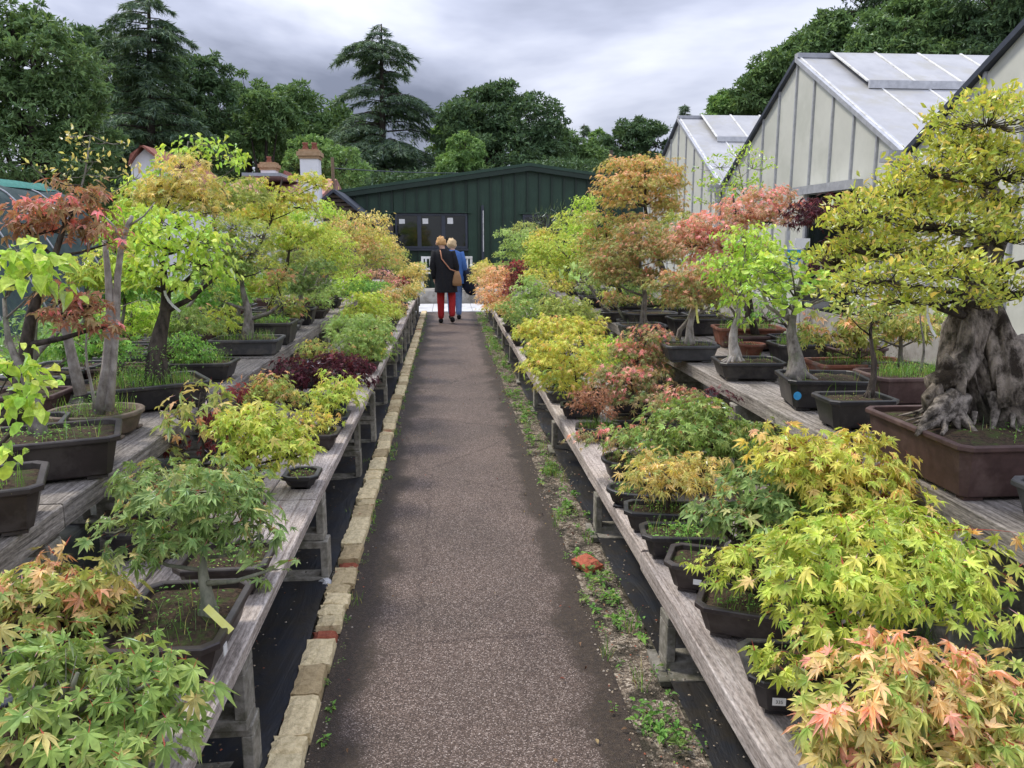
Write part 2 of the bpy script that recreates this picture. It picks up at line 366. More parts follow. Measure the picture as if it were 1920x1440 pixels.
def rough_brick(seed, w, l, h, er=.012, mat=BRICK):
    nx, ny = 4, 5; rr = random.Random(seed); V = []
    off = Vector((seed*3.7, seed*1.3, 0))
    def P(i, j, top):
        x = (i/nx-.5)*w; y = (j/ny-.5)*l; ed = min(i, nx-i, j, ny-j) == 0
        n = noise.noise(Vector((x*30, y*30, 0))+off)
        if top: z = h+n*.006-(er*.6 if ed else 0); x *= 1-(.06 if ed else 0); x += rr.uniform(-er, er)*.4 if ed else 0; y += rr.uniform(-er, er)*.5 if ed else 0
        else: z = 0
        return (x, y, z)
    for j in range(ny+1):
        for i in range(nx+1): V.append(P(i, j, True))
    ring = [(i, 0) for i in range(nx)]+[(nx, j) for j in range(ny)]+[(i, ny) for i in range(nx, 0, -1)]+[(0, j) for j in range(ny, 0, -1)]
    b = len(V)
    for (i, j) in ring: V.append(((i/nx-.5)*w, (j/ny-.5)*l, 0))
    T = []
    for j in range(ny):
        for i in range(nx):
            a = j*(nx+1)+i; T += [(a, a+1, a+nx+2), (a, a+nx+2, a+nx+1)]
    m = len(ring)
    for k in range(m):
        i0, j0 = ring[k]; i1, j1 = ring[(k+1) % m]; a = j0*(nx+1)+i0; c = j1*(nx+1)+i1
        T += [(b+k, b+(k+1) % m, c), (b+k, c, a)]
    return mesh_np('brick', V, T, None, (mat,))
kerb = empty('brick_kerb', (-.525, 0, 0)); tag(kerb, kind='structure')
bv = [rough_brick(s, .112, .215, .052) for s in range(6)]; bh = [rough_brick(s+10, .112, .105, .05, .016) for s in range(4)]
br = [rough_brick(s+20, .10, .10, .034, .02, BRICKR) for s in range(3)]
y = .7; rr = random.Random(5)
while y < 17.6:
    k = rr.random(); ml, L = (bv, .215) if k < .62 else (bh, .105) if k < .86 else (br, .10)
    o = link('brick', rr.choice(ml), kerb); s = rr.uniform(.86, 1.04)
    o.location = (rr.uniform(-.008, .008), y+L*s/2, rr.uniform(-.006, .004)); o.scale = (rr.uniform(.92, 1.05), s, 1)
    o.rotation_euler = (rr.uniform(-.03, .03), rr.uniform(-.04, .04), rr.uniform(-.04, .04)+(math.pi if rr.random() < .5 else 0))
    y += L*s+rr.uniform(.004, .012)
pav = empty('pavement', (0, 17.8, 0)); tag(pav, kind='structure')
sl = MB().box((0, 0, 0), (.892, .692, .05)).mesh('slab', SLAB, bevel=.006)
for i in range(-4, 8):
    for j in range(3):
        o = link('slab', sl, pav); o.location = (.1+i*.9, .35+j*.7, .0+random.uniform(-.002, .002))
pl = empty('concrete_plinth', (1.4, 20.4, 0), label='low cracked concrete plinth at the far end of the path, before the green shed', cat='plinth')
for x0, x1 in ((-2.4, .16), (.17, 2.3), (2.31, 4.4)):
    MB().bb((x0-1.4, -.42, 0), (x1-1.4, .6, .34)).build('concrete_slab', CONCP, pl, bevel=.012)
# white bench on the plinth
wb = empty('garden_bench', (xat(838, 20.45, .9), 20.45, .34), label='white painted slatted garden bench against the green shed, partly behind the two women', cat='garden bench')
for s in (-1, 1):
    m = MB().bb((s*.62-.03, -.24, 0), (s*.62+.03, -.18, .58)); m.build('leg', WHITEP, wb, bevel=.004)
    m = MB().bb((s*.62-.03, .2, 0), (s*.62+.03, .26, .82)); m.build('leg', WHITEP, wb, bevel=.004)
    MB().bb((s*.62-.04, -.26, .58), (s*.62+.04, .2, .615)).build('armrest', WHITEP, wb, bevel=.004)
for k in range(4): MB().bb((-.59, -.22+k*.1, .40), (.59, -.14+k*.1, .425)).build('seat_slat', WHITEP, wb)
MB().bb((-.59, .21, .76), (.59, .245, .82)).build('top_rail', WHITEP, wb); MB().bb((-.59, .212, .48), (.59, .243, .53)).build('back_rail', WHITEP, wb)
for k in range(11): MB().bb((-.55+k*.105, .215, .53), (-.51+k*.105, .24, .76)).build('back_slat', WHITEP, wb)
bin_ = empty('black_bin', (xat(882, 20.2, .8)+.03, 20.2, .34), label='black bin standing on the plinth behind the woman in blue', cat='bin')
def ringloft(rings, cap=(True, True)):
    n = len(rings[0]); V = [p for r in rings for p in r]; T = []
    for k in range(len(rings)-1):
        for i in range(n):
            a = k*n+i; b = k*n+(i+1) % n; T += [(a, b, b+n), (a, b+n, a+n)]
    if cap[0]: V.append(tuple(np.mean(rings[0], 0))); c = len(V)-1; T += [(c, (i+1) % n, i) for i in range(n)]
    if cap[1]:
        V.append(tuple(np.mean(rings[-1], 0))); c = len(V)-1; q = (len(rings)-1)*n; T += [(c, q+i, q+(i+1) % n) for i in range(n)]
    return V, T
def circ(r, z, n=20, sx=1, sy=1, cx=0, cy=0): return [(cx+r*sx*math.cos(a), cy+r*sy*math.sin(a), z) for a in np.linspace(0, 2*math.pi, n, endpoint=False)]
V, T = ringloft([circ(.17, 0), circ(.21, .5), circ(.225, .5), circ(.225, .54), circ(.2, .54), circ(.18, .46)], (True, True)); part('body', V, T, POT['black'], bin_, smooth=True)

# ============================================================ benches
def block_mesh(seed, lx=.44, ly=.10, lz=.215):
    """hollow block: two cores running along y, seen as square holes from the path end"""
    m = MB(); t = .035; c = (lx-3*t)/2
    m.bb((0, 0, 0), (lx, ly, t)); m.bb((0, 0, lz-t), (lx, ly, lz))
    for k in range(3): m.bb((k*(t+c), 0, t), (k*(t+c)+t, ly, lz-t))
    return m.mesh('concrete_block', CONC, bevel=.003)
solid = MB().bb((0, 0, 0), (.44, .10, .215)).mesh('concrete_block', CONC, bevel=.005)
hollow = block_mesh(1); hollow2 = block_mesh(2, .44, .14)
slabm = MB().box((.22, .06, .012), (.5, .24, .03), jit=.01).mesh('footing_slab', CONC, bevel=.003)
def bench(name, label, sgn, xf, ztop, th, boards, ys, stack, wood, y0=-.3, y1=17.2, hol=True, slab=False, deep=1.2):
    """sgn +1 bench grows to the right, boards: list of widths from the front edge"""
    b = empty(name, (xf, 0, 0), label=label, cat='display bench', group='plant display benches')
    rr = random.Random(name+label); x = 0
    for bi, w in enumerate(boards):
        y = y0+rr.uniform(-.6, .2); gap = .012
        while y < y1:
            L = rr.choice([2.4, 3.0, 3.6]) if bi else rr.choice([2.9, 3.3, 3.9]); L = min(L, y1-y+.05)
            if L < .3: break
            nseg = max(2, int(L/.25)); V = []; dz = rr.uniform(-.004, .004); dx = rr.uniform(-.006, .006); sag = rr.uniform(.0, .008)
            for s in range(nseg+1):
                yy = y+L*s/nseg-.003*(s == nseg); wob = noise.noise(Vector((yy*1.7, bi*3+xf*10, 0)))*.004; z = ztop+dz-sag*math.sin(math.pi*s/nseg)
                a, c = x+gap/2+dx+wob, x+w-gap/2+dx; e_ = .005
                for (u, v) in ((a+e_, z), (c-e_, z), (c, z-e_), (c, z-th), (a, z-th), (a, z-e_)): V.append((sgn*u, yy, v))
            T = []
            for s in range(nseg):
                for i in range(6):
                    p = s*6+i; q = s*6+(i+1) % 6; T += [(p, q, q+6), (p, q+6, p+6)]
            for base in (0, nseg*6): T += [(base, base+i, base+i+1) for i in range(1, 5)]
            me = mesh_np('board', V, T, None, (wood,)); bm = bmesh.new(); bm.from_mesh(me); bmesh.ops.recalc_face_normals(bm, faces=bm.faces); bm.to_mesh(me); bm.free()
            link('board', me, b); y += L+rr.uniform(.003, .012)
        x += w
    for yy in ys:
        for col_ in ((.0, .60) if deep > .9 else (0,)):
            z = .0
            if slab and col_ == 0:
                o = link('footing_slab', slabm, b); o.location = (sgn*(col_+.0) if sgn > 0 else -col_-.44, yy-.02, .0); z = .027
            for k in range(stack):
                me = (hollow if hol else solid) if k % 2 == 0 or hol else solid
                o = link('concrete_block', me, b); ox = rr.uniform(-.01, .015)
                o.location = ((col_+ox) if sgn > 0 else (-col_-.44-ox), yy+rr.uniform(-.01, .01), z); o.rotation_euler = (0, 0, rr.uniform(-.03, .03)); z += .217
            need = ztop-th-.006-z
            if need > .015:
                MB().bb((0, 0, 0), (.40, .10, need)).build('packing_piece', wood, b, loc=((col_+.02) if sgn > 0 else (-col_-.42), yy, z))
    return b
bench('low_bench_left', 'low weathered plank bench on stacked hollow blocks, left of the path', -1, -.60, .485, .045, [.235, .225, .225], [.75, 2.2, 3.70, 5.34, 6.28, 7.76, 9.3, 10.3, 11.4, 12.4, 13.4, 14.4, 15.3, 16.2, 17.0], 2, WOOD)
bench('low_bench_right', 'lowest weathered plank bench on single blocks, right beside the path', 1, .80, .33, .075, [.26, .24, .2], [-.1, 1.35, 2.74, 4.18, 5.95, 7.42, 8.95, 10.4, 11.8, 13.1, 14.4, 15.7, 16.9], 1, WOOD, slab=True)
bench('high_bench_left', 'raised bench of heavy planks behind the low left bench', -1, -1.31, .76, .085, [.3, .3, .3, .3], [.6, 2.6, 4.6, 6.7, 8.8, 10.9, 13, 15, 16.8], 3, WOODG)
bench('high_bench_right', 'raised bench of thick split grey timbers holding the largest bonsai, right', 1, 1.73, .75, .085, [.32, .3, .3, .3], [.5, 2.45, 4.6, 6.55, 8.3, 10.3, 12.3, 14.3, 16.4], 3, WOODG, hol=False)

# ============================================================ green shed
YS = 25.0
sh = empty('green_shed', (0, YS, 0), label='dark green ribbed metal shed with a shallow gable across the end of the path', cat='shed')
e0 = WY(641, 362, YS); rd = WY(992, 312, YS); e1 = WY(1300, 358, YS); rz = lambda x: (e0.z+(rd.z-e0.z)*(x-e0.x)/(rd.x-e0.x)) if x < rd.x else (rd.z+(e1.z-rd.z)*(x-rd.x)/(e1.x-rd.x))
wl, wr = WY(740, 400, YS), WY(877, 466, YS)
def wallpiece(x0, x1, z0=0.0, z1=None, nm='wall_panel'):
    t0 = z1 if z1 else rz(x0)-.10; t1 = z1 if z1 else rz(x1)-.10
    MB().prism([(x0, z0), (x1, z0), (x1, t1), (x0, t0)], 1, 0, .06).build(nm, GREEN, sh)
    # flutes
    nfl = 4; m = MB()
    for k in range(1, nfl):
        xx = x0+(x1-x0)*k/nfl; zt = z1 if z1 else rz(xx)-.13; m.bb((xx-.012, -.008, z0+.001), (xx+.012, .004, zt))
    m.build('flute', GREEN, sh)
step = .373*YS/25*1.0; x = e0.x; i = 0
while x < e1.x-.02:
    x1 = min(x+step, e1.x)
    xa, xb = x+.003, x1-.003
    inw = (xb > wl.x and xa < wr.x)
    if inw:
        if xa < wl.x: wallpiece(xa, wl.x-.02)
        elif xb > wr.x: wallpiece(wr.x+.02, xb)
        a_, b_ = max(xa, wl.x-.018), min(xb, wr.x+.018)
        wallpiece(a_, b_, 0, wr.z-.03); wallpiece(a_, b_, wl.z+.03)
    else: wallpiece(xa, xb)
    if inw and xa >= wl.x:
        MB().bb((x-.026, -.055, wl.z+.06), (x+.026, -.001, rz(x)-.12)).build('rib', GREEND, sh); MB().bb((x-.026, -.055, 0), (x+.026, -.001, wr.z-.07)).build('rib', GREEND, sh)
    else: MB().bb((x-.026, -.055, 0), (x+.026, -.001, rz(x)-.12)).build('rib', GREEND, sh)
    x = x1; i += 1
DEP = 12
for (xa, za, xb, zb) in ((e0.x-.15, rz(e0.x)-.02, rd.x, rd.z), (rd.x, rd.z, e1.x+.15, rz(e1.x)-.02)):
    MB().prism([(xa, za), (xb, zb), (xb, zb+.09), (xa, za+.09)], 1, -.22, DEP).build('roof_sheet', GREEN, sh)
    MB().prism([(xa, za-.14), (xb, zb-.14), (xb, zb-.005), (xa, za-.005)], 1, -.20, -.15).build('verge_trim', GREEND, sh)
for xx in (e0.x, e1.x-.06): MB().bb((xx, .062, 0), (xx+.06, DEP, rz(xx+.03)-.08)).build('side_wall', GREEN, sh)
MB().bb((e0.x, DEP-.06, 0), (e1.x, DEP, e0.z-.2)).build('back_wall', GREEN, sh)
wx0, wx1, wz0, wz1 = wl.x, wr.x, wr.z, wl.z
wn = MB(); t = .07; MBf = MB()
MBf.bb((wx0, -.04, wz0), (wx1, .03, wz0+t)).bb((wx0, -.04, wz1-t), (wx1, .03, wz1)).bb((wx0, -.04, wz0+t), (wx0+t, .03, wz1-t)).bb((wx1-t, -.04, wz0+t), (wx1, .03, wz1-t))
wf = MBf.build('window', FRAME, sh, bevel=.004)
third = (wx1-wx0)/3
for k in (1, 2): MB().bb((wx0+k*third-.06, -.035, wz0+t+.002), (wx0+k*third+.06, .03, wz1-t-.002)).build('mullion', FRAME, wf)
for k in range(3):
    a = wx0+k*third+(t if k == 0 else .062); b = wx0+(k+1)*third-(t if k == 2 else .062)
    MB().bb((a+.002, .0, wz0+t+.002), (b-.002, .02, wz1-t-.002)).build('pane', GLASS, wf)
    sx_ = a+(.06, .04, .06)[k]; MB().bb((sx_, -.006, wz1-t-.24), (sx_+.17, -.002, wz1-t-.10+.02*k)).build('paper_sticker', PAPER, wf)
MB().bb((wx0-.12, -.10, wz1+.015), (wx1+.12, -.04, wz1+.05)).build('window_head', GREEN, sh)
MB().bb((wx0-.08, -.11, wz0-.06), (wx1+.02, -.04, wz0-.004)).build('sill', FRAME, sh)
p = WY(905, 440, YS); m = MB().bb((p.x-.04, -.09, .7), (p.x+.04, -.036, WY(905, 385, YS).z)); m.build('dark_gap_strip', FRAME, sh)  # dark raised strip stands in for a shaded gap in the wall
MB().bb((p.x+.002, -.10, 1.2), (p.x+.03, -.091, WY(905, 395, YS).z)).build('gap_light_strip', WHITEP, sh)  # white strip stands in for light showing in the gap
a = WY(980, 402, YS); b = WY(1030, 470, YS)
wf = MB().bb((a.x, -.07, b.z), (b.x, -.037, a.z)).build('window', FRAME, sh); MB().bb((a.x+.08, -.078, b.z+.08), (b.x-.08, -.071, a.z-.08)).build('pane', GLASS, wf)
MB().bb((a.x-.1, -.11, a.z+.01), (b.x+.1, -.037, a.z+.05)).build('window_head', GREEN, sh)

# ============================================================ greenhouses
GX = 5.5; GW = 6.4; GL = 14.0; NP = 10
def greenhouse(ya, label, eave=2.63, apex=4.36):
    g = empty('greenhouse', (GX, ya, 0), label=label, cat='greenhouse', group='greenhouses in a row on the right')
    y0, y1 = -GW/2, GW/2; pw = GW/NP
    H = lambda y: apex-(apex-eave)*abs(y)/(GW/2)
    for k in range(NP):
        a, b = y0+k*pw, y0+(k+1)*pw
        MB().prism([(a+.018, .66), (b-.018, .66), (b-.018, H(b)-.03), (a+.018, H(a)-.03)], 0, 0, .02).build('wall_panel', WALLP, g)
    for k in range(NP+1):
        a = y0+k*pw; MB().bb((-.03, a-.0165, .60), (.03, a+.0165, H(a)-.02)).build('glazing_bar', STEEL, g)
    MB().bb((-.05, y0, .58), (.05, y1, .64)).build('sill_rail', WHITEP, g)
    MB().bb((-.08, y0, 0), (.08, y1, .578)).build('dwarf_wall', CONCP, g)
    for s in (-1, 1):
        MB().add([(q, s*(GW/2+.03) if e == 0 else 0, (eave if e == 0 else apex)+dz) for q in (-.07, .05) for e, dz in ((0, -.035), (1, -.035), (1, .035), (0, .035))],
                 [(0, 1, 2, 3), (7, 6, 5, 4), (0, 4, 5, 1), (1, 5, 6, 2), (2, 6, 7, 3), (3, 7, 4, 0)]).build('verge_bar', STEEL if s < 0 else FRAME, g)
    sp = .70; n = int(GL/sp)
    hy = GW/2; th = .02
    def slope_panel(s, x0, x1, f0, f1, lift):
        P = []
        for f in (f0, f1):
            y = s*hy*f; z = apex-(apex-eave)*f+lift
            for x in (x0, x1):
                P += [(x, y, z), (x, y, z+th)]
        return MB().add(P, [(0, 2, 6, 4), (1, 5, 7, 3), (0, 1, 3, 2), (4, 6, 7, 5), (0, 4, 5, 1), (2, 3, 7, 6)])
    for s in (-1, 1):
        me = slope_panel(s, .018, sp-.018, 0.0, 1.0, .02).mesh('roof_panel', ROOFP)
        mb = slope_panel(s, -.016, .016, 0, 1.0, .032).mesh('roof_bar', WHITEP)
        for k in range(n):
            o = link('roof_panel', me, g); o.location = (k*sp, 0, 0)
            o = link('roof_bar', mb, g); o.location = (k*sp, 0, 0)
    # ridge vent on the near slope
    vm = slope_panel(-1, .02, sp-.02, .015, .38, .11).mesh('vent_panel', ROOFP); vb = slope_panel(-1, -.02, .02, .01, .385, .125).mesh('vent_bar', WHITEP)
    for k in range(int((GL-.8)/sp)):
        o = link('vent_panel', vm, g); o.location = (.5+k*sp, 0, 0); o = link('vent_bar', vb, g); o.location = (.5+k*sp, 0, 0)
    f = .39; MB().bb((.5, -hy*f-.03, apex-(apex-eave)*f+.04), (GL-.4, -hy*f+.01, apex-(apex-eave)*f+.15)).build('vent_rail', STEEL, g)
    MB().bb((-.05, -.06, apex+.02), (GL, .06, apex+.09)).build('ridge_cap', LEAD, g)
    # eave gutter end
    MB().bb((-.28, y0-.14, eave-.10), (GL, y0+.06, eave+.03)).build('gutter', STEEL, g)
    MB().bb((-.14, y0-.05, 0), (-.04, y0+.05, eave-.11)).build('corner_post', WHITEP, g)
    MB().bb((GL-.02, y0, 0), (GL, y1, eave)).build('end_wall', WALLP, g)
    # framework behind the sheets
    return g
greenhouse(6.25, 'nearest greenhouse, only its pale gable showing at the right edge')
g2 = greenhouse(12.75, 'middle greenhouse with pale panelled gable and raised ridge vent')
greenhouse(19.25, 'farthest greenhouse of the row, next to the green shed')
p0, p1 = WX(1470, 362, 5.2), WX(1570, 343, 5.2)
dr = empty('sliding_door_track', (5.35, (p0.y+p1.y)/2, (p0.z+p1.z)/2), label='grey metal sliding door rail and dark doorway on the middle greenhouse gable', cat='door rail')
MB().bb((-.02, -(p0.y-p1.y)/2-.2, -.06), (.10, (p0.y-p1.y)/2, .06)).build('rail', STEEL, dr)
MB().bb((.09, -.9, -2.1), (.13, .55, -.07)).build('doorway_shade_sheet', GLASS, dr)  # dark glossy sheet stands in for the shade in the doorway
MB().bb((.06, .5, -2.1), (.12, .58, -.06)).build('post', STEEL, dr)
sg = empty('notice_board', (4.6, 8.55, 1.1), label='blue and white notice pinned beside the doorway behind the pink maple', cat='notice')
a = WY(1490, 468, 8.5); b = WY(1486, 450, 8.5)
sg.location = (a.x, 8.5, a.z)
MB().bb((-.07, 0, -.16), (.07, .02, .0)).build('blue_sheet', BLUESTK, sg); MB().bb((.0, -.012, .02), (.16, .008, .12)).build('white_sheet', PAPER, sg); MB().bb((-.09, .022, -1.3), (-.05, .06, .2)).build('post', STEEL, sg)

# ============================================================ house, log shed, net tunnel, pole
YH = 23.5
hs = empty('house', (WY(420, 330, YH).x, YH, 0), label='white rendered house with pinkish tiled roof and clay chimney pots behind the left trees', cat='house')
def hx(px): return WY(px, 330, YH).x-hs.location.x
def hz(py): return WY(430, py, YH).z
MB().bb((hx(400), 0, 0), (hx(590), 7, hz(372))).build('wall', RENDER, hs)
rf = MB().prism([(0, hz(368)), (3.5, hz(318)), (7, hz(368))], 0, hx(396), hx(600)).build('roof', PINKROOF, hs)
MB().bb((hx(455), -.3+.2, hz(330)), (hx(528), 3.3, hz(324))).build('flashing', LEAD, hs)
for a, b in ((478, 500), (502, 528)):
    MB().prism([(hx(a), hz(324)), (hx((a+b)/2), hz(300 if a < 480 else 312)), (hx(b), hz(324))], 1, 3.4, 4.6).build('roof_hip', REDTILE, hs)
MB().prism([(hx(262), 0), (hx(400), 0), (hx(400), hz(400)), (hx(400), hz(372)), (hx(292), hz(283)), (hx(262), hz(310))], 1, -.6, -.3).build('gable_wall', RENDER, hs)
MB().prism([(hx(286), hz(279)), (hx(292), hz(279)), (hx(404), hz(370)), (hx(396), hz(370))], 1, -.8, 4).build('gable_roof', REDTILE, hs)
MB().prism([(hx(262), hz(316)), (hx(268), hz(295)), (hx(292), hz(279)), (hx(288), hz(279))], 1, -.8, 4).build('gable_roof', REDTILE, hs)
wn_ = MB().bb((hx(300), -.66, hz(352)), (hx(345), -.602, hz(335))).build('window', FRAME, hs); MB().bb((hx(304), -.68, hz(350)), (hx(341), -.662, hz(337))).build('pane', GLASS, wn_)
def chimney(x0, x1, zb, zt, y, cap=True, pots=2):
    c = MB().bb((x0, y, zb), (x1, y+.5, zt)).build('chimney', RENDER, hs)
    w = x1-x0
    m = MB().bb((x0-.03, y-.03, zt+.002), (x1+.03, y+.53, zt+.07)); m.bb((x0-.07, y-.07, zt+.072), (x1+.07, y+.57, zt+.18)); m.bb((x0-.02, y-.02, zt+.182), (x1+.02, y+.52, zt+.24))
    m.build('chimney_cap', CAPST, c)
    for k in range(pots):
        cxx = x0+w*(.25+.5*k) if pots > 1 else (x0+x1)/2
        V, T = ringloft([circ(.08, zt+.24, 12), circ(.085, zt+.27, 12), circ(.06, zt+.38, 12), circ(.078, zt+.39, 12), circ(.078, zt+.43, 12), circ(.05, zt+.43, 12)]); V = [(v[0]+cxx, v[1]+y+.25, v[2]) for v in V]
        part('chimney_pot', V, T, REDTILE, c, smooth=True)
chimney(hx(581), hx(613), hz(430), hz(306), -1.5)
chimney(hx(444), hx(475), hz(330), hz(302), 3, pots=1)
YG = 22.5
lg = empty('log_shed', (WY(630, 380, YG).x, YG, 0), label='small log clad shed gable at the left end of the green shed', cat='shed')
lx = lambda px: WY(px, 380, YG).x-lg.location.x
lz = lambda py: WY(625, py, YG).z
x0, x1, zt = lx(570), lx(690), lz(361)
xm = lx(628); slope = (lz(361)-lz(402))/(lx(628)-lx(578)); z = lz(420); k = 0
while z < zt-.06:
    half = min((zt-z-.04)/slope, (x1-x0)/2)
    if half > .05:
        jj = random.uniform(-.02, .02); V, T = ringloft([[(xm+q, .04+.05*math.cos(a), z+.055+.05*math.sin(a)) for a in np.linspace(0, 6.28, 8, endpoint=False)] for q in (-half, half)])
        part('log', V, T, LOGW, lg)
    z += .115
MB().bb((xm-1.4, .1, 0), (xm+1.4, 3, lz(420)+.02)).build('wall', LOGW, lg)
for s in (-1, 1):
    MB().prism([(xm, zt), (xm, zt+.09), (xm+s*1.45, zt+.09-slope*1.45), (xm+s*1.45, zt-slope*1.45)], 1, -.25, 3.2).build('roof', FRAME, lg)
p = WY(626, 370, 24); pt = WY(625, 295, 24)
pole = empty('utility_pole', (p.x, 24, 0), label='thin brown wooden pole beside the white chimney', cat='pole')
V, T = ringloft([circ(.06, 0, 8), circ(.045, pt.z, 8)]); part('post', V, T, M2('pole_wood', (.16, .11, .07), (.26, .19, .13), 20, .9, .4), pole)
p2 = WY(1146, 282, 46); pole2 = empty('utility_pole', (p2.x, 46, 0), label='distant pole behind the orange maple carrying the overhead wire', cat='pole')
V, T = ringloft([circ(.14, 0, 8), circ(.11, p2.z, 8)]); part('post', V, T, LOGW, pole2)
def tube_np(P, Rr, n=6, nz=0.0, fr=8):
    P = [Vector(p) for p in P]; rings = []; up = Vector((0, 0, 1)); prev = None
    for i, p in enumerate(P):
        d = (P[min(i+1, len(P)-1)]-P[max(i-1, 0)]).normalized()
        if prev is None: a = d.cross(Vector((0, 1, 0)) if abs(d.y) < .9 else Vector((1, 0, 0))).normalized()
        else: a = (prev-d*prev.dot(d)).normalized()
        prev = a; b = d.cross(a); r = Rr[i] if hasattr(Rr, '__len__') else Rr; ring = []
        for k in range(n):
            t = 2*math.pi*k/n; v = a*math.cos(t)+b*math.sin(t); q = r
            if nz: q = r*(1+nz*noise.noise((p+v*r)*fr)+nz*.6*noise.noise((p+v*r)*fr*2.7)-(nz*.9*abs(noise.noise(Vector(((p+v*r).x, (p+v*r).y, (p+v*r).z*.45))*fr*2.2)) if nz > .5 else 0))
            ring.append(tuple(p+v*q))
        rings.append(ring)
    return ringloft(rings)
class TB:
    def __init__(s): s.V = []; s.T = []; s.n = 0
    def add(s, V, T):
        s.V.append(np.asarray(V, np.float32).reshape(-1, 3)); s.T.append(np.asarray(T, np.int32).reshape(-1, 3)+s.n); s.n += len(V); return s
    def tube(s, P, r, n=6, nz=0, fr=8): return s.add(*tube_np(P, r, n, nz, fr))
    def build(s, name, mat, parent=None, smooth=True, C=None): return part(name, np.concatenate(s.V), np.concatenate(s.T), mat, parent, C, smooth)
a = Vector((p.x, 24, pt.z-.3)); b = Vector((p2.x, 46, p2.z-.3))
wr_ = TB().tube([a.lerp(b, t)-Vector((0, 0, .45*4*t*(1-t))) for t in np.linspace(0, 1, 14)], .014, 4).build('overhead_wire', FRAME)
tag(wr_, 'thin overhead wire sagging from the brown pole above the green shed roof', 'wire')
# net tunnel
tn = empty('net_tunnel', (0, 13, 0), label='dark shade net tunnel with a teal edge at the far left', cat='net tunnel')
A = WY(-140, 300, 12.0); B = WY(262, 350, 17.5); Vn = []; Tn = []; nn = 14; mm = 10
for i in range(nn+1):
    t = i/nn; c = A.lerp(B, t); sag = -.05*math.sin(t*math.pi*3)
    for j in range(mm+1):
        q = j/mm; Vn.append((c.x+1.5*q+.1, c.y-13+.9*q, c.z*(1-q**1.9)+(sag if j else 0)+.04*noise.noise(Vector((i*.8, j*.8, 0)))))
for i in range(nn):
    for j in range(mm):
        a_ = i*(mm+1)+j; Tn += [(a_, a_+1, a_+mm+2), (a_, a_+mm+2, a_+mm+1)]
Vn = [(v[0]-2.0, v[1], v[2]) for v in Vn]
part('net_cover', Vn, Tn, NET, tn, smooth=True)
Vt = []; Tt = []
for i in range(nn+1):
    v = Vn[i*(mm+1)]; Vt += [(v[0]-.6, v[1]-.1, v[2]+.02), (v[0]+.0, v[1]-.03, v[2]+.05), (v[0]+.22, v[1]+.05, v[2]-.10)]
for i in range(nn):
    for j in range(2): a_ = i*3+j; Tt += [(a_, a_+1, a_+4), (a_, a_+4, a_+3)]
part('teal_edge', Vt, Tt, TEAL, tn, smooth=True)
for k in range(0, nn+1, 3):
    TB().tube([Vector(Vn[k*(mm+1)+j])+Vector((.0, -.03, .02)) for j in range(mm+1)], .02, 5).build('hoop', STEEL, tn)
# ============================================================ foliage
def lobes(spec, val, detail, wid=.12, base_r=.16):
    """spec: [(angle, length)] sorted; palmate leaf lying in xy, pointing to +x"""
    V = [(0, 0, 0)]; t = [0.0]; n = len(spec); out_ = []
    a0 = spec[0][0]; out_.append((R(a0-30)/1, base_r, .15))
    for i, (a, L) in enumerate(spec):
        ar = R(a)
        if detail >= 2:
            dd = math.atan2(wid*L, L*.52)
            out_ += [(ar-dd, L*.54, .35), (ar, L, 1), (ar+dd, L*.54, .35)]
        else: out_.append((ar, L, 1))
        if i < n-1: out_.append(((ar+R(spec[i+1][0]))/2, val*(L+spec[i+1][1])/2, .12))
    out_.append((R(spec[-1][0]+30), base_r, .15))
    for (a, r, tt) in out_: V.append((r*math.cos(a), r*math.sin(a), 0)); t.append(tt)
    T = [(0, i, i+1) for i in range(1, len(V)-1)]
    V = np.array(V, np.float32); r2 = (V[:, 0]**2+V[:, 1]**2)
    V[:, 2] = -.30*r2
    t = np.array(t, np.float32)
    if detail >= 2:
        # midrib fold: valleys and rib high, lobe flanks slightly lifted
        b = len(V); V = np.vstack([V, [(0, .012, 0), (0, -.012, 0), (-.55, 0, .03)]]).astype(np.float32); T += [(b, b+1, b+2)]; t = np.append(t, [2, 2, 2]).astype(np.float32)
    return V, np.array(T, np.int32), t
S7 = [(-118, .42), (-76, .74), (-37, .93), (0, 1), (37, .93), (76, .74), (118, .42)]
S5 = [(-105, .45), (-50, .85), (0, 1), (50, .85), (105, .45)]
S3 = [(-62, .75), (0, 1), (62, .75)]
def ovate(w, n=5, fold=.25, curl=.25):
    V = [(0, 0, 0)]; t = [0.]
    xs = np.linspace(0, 1, n+1)
    for x in xs[1:-1]:
        hw = w*math.sin(math.pi*x**.75)**.8; z = -curl*x*x
        V += [(x, -hw, z+hw*fold), (x, 0, z), (x, hw, z+hw*fold)]; t += [.3*x, .1*x, .3*x]
    V.append((1, 0, -curl)); t.append(.8); T = []
    T += [(0, 1, 2), (0, 2, 3)]
    for k in range(n-2):
        a = 1+k*3; T += [(a, a+3, a+4), (a, a+4, a+1), (a+1, a+4, a+5), (a+1, a+5, a+2)]
    a = 1+(n-2)*3; e_ = len(V)-1; T += [(a, e_, a+1), (a+1, e_, a+2)]
    return np.array(V, np.float32), np.array(T, np.int32), np.array(t, np.float32)
def fan():
    V = [(0, 0, 0)]; t = [0.]
    for i, a in enumerate(np.linspace(-62, 62, 11)):
        r = 1.0+(.06 if i % 2 else -.04)-(.30 if i == 5 else 0); V.append((.25+r*math.cos(R(a))*.8, r*math.sin(R(a)), .08*abs(a)/60)); t.append(.5)
    V.insert(1, (.2, -.02, 0)); t.insert(1, 0.); V.append((.2, .02, 0)); t.append(0.)
    return np.array(V, np.float32), np.array([(0, i, i+1) for i in range(1, len(V)-1)], np.int32), np.array(t, np.float32)
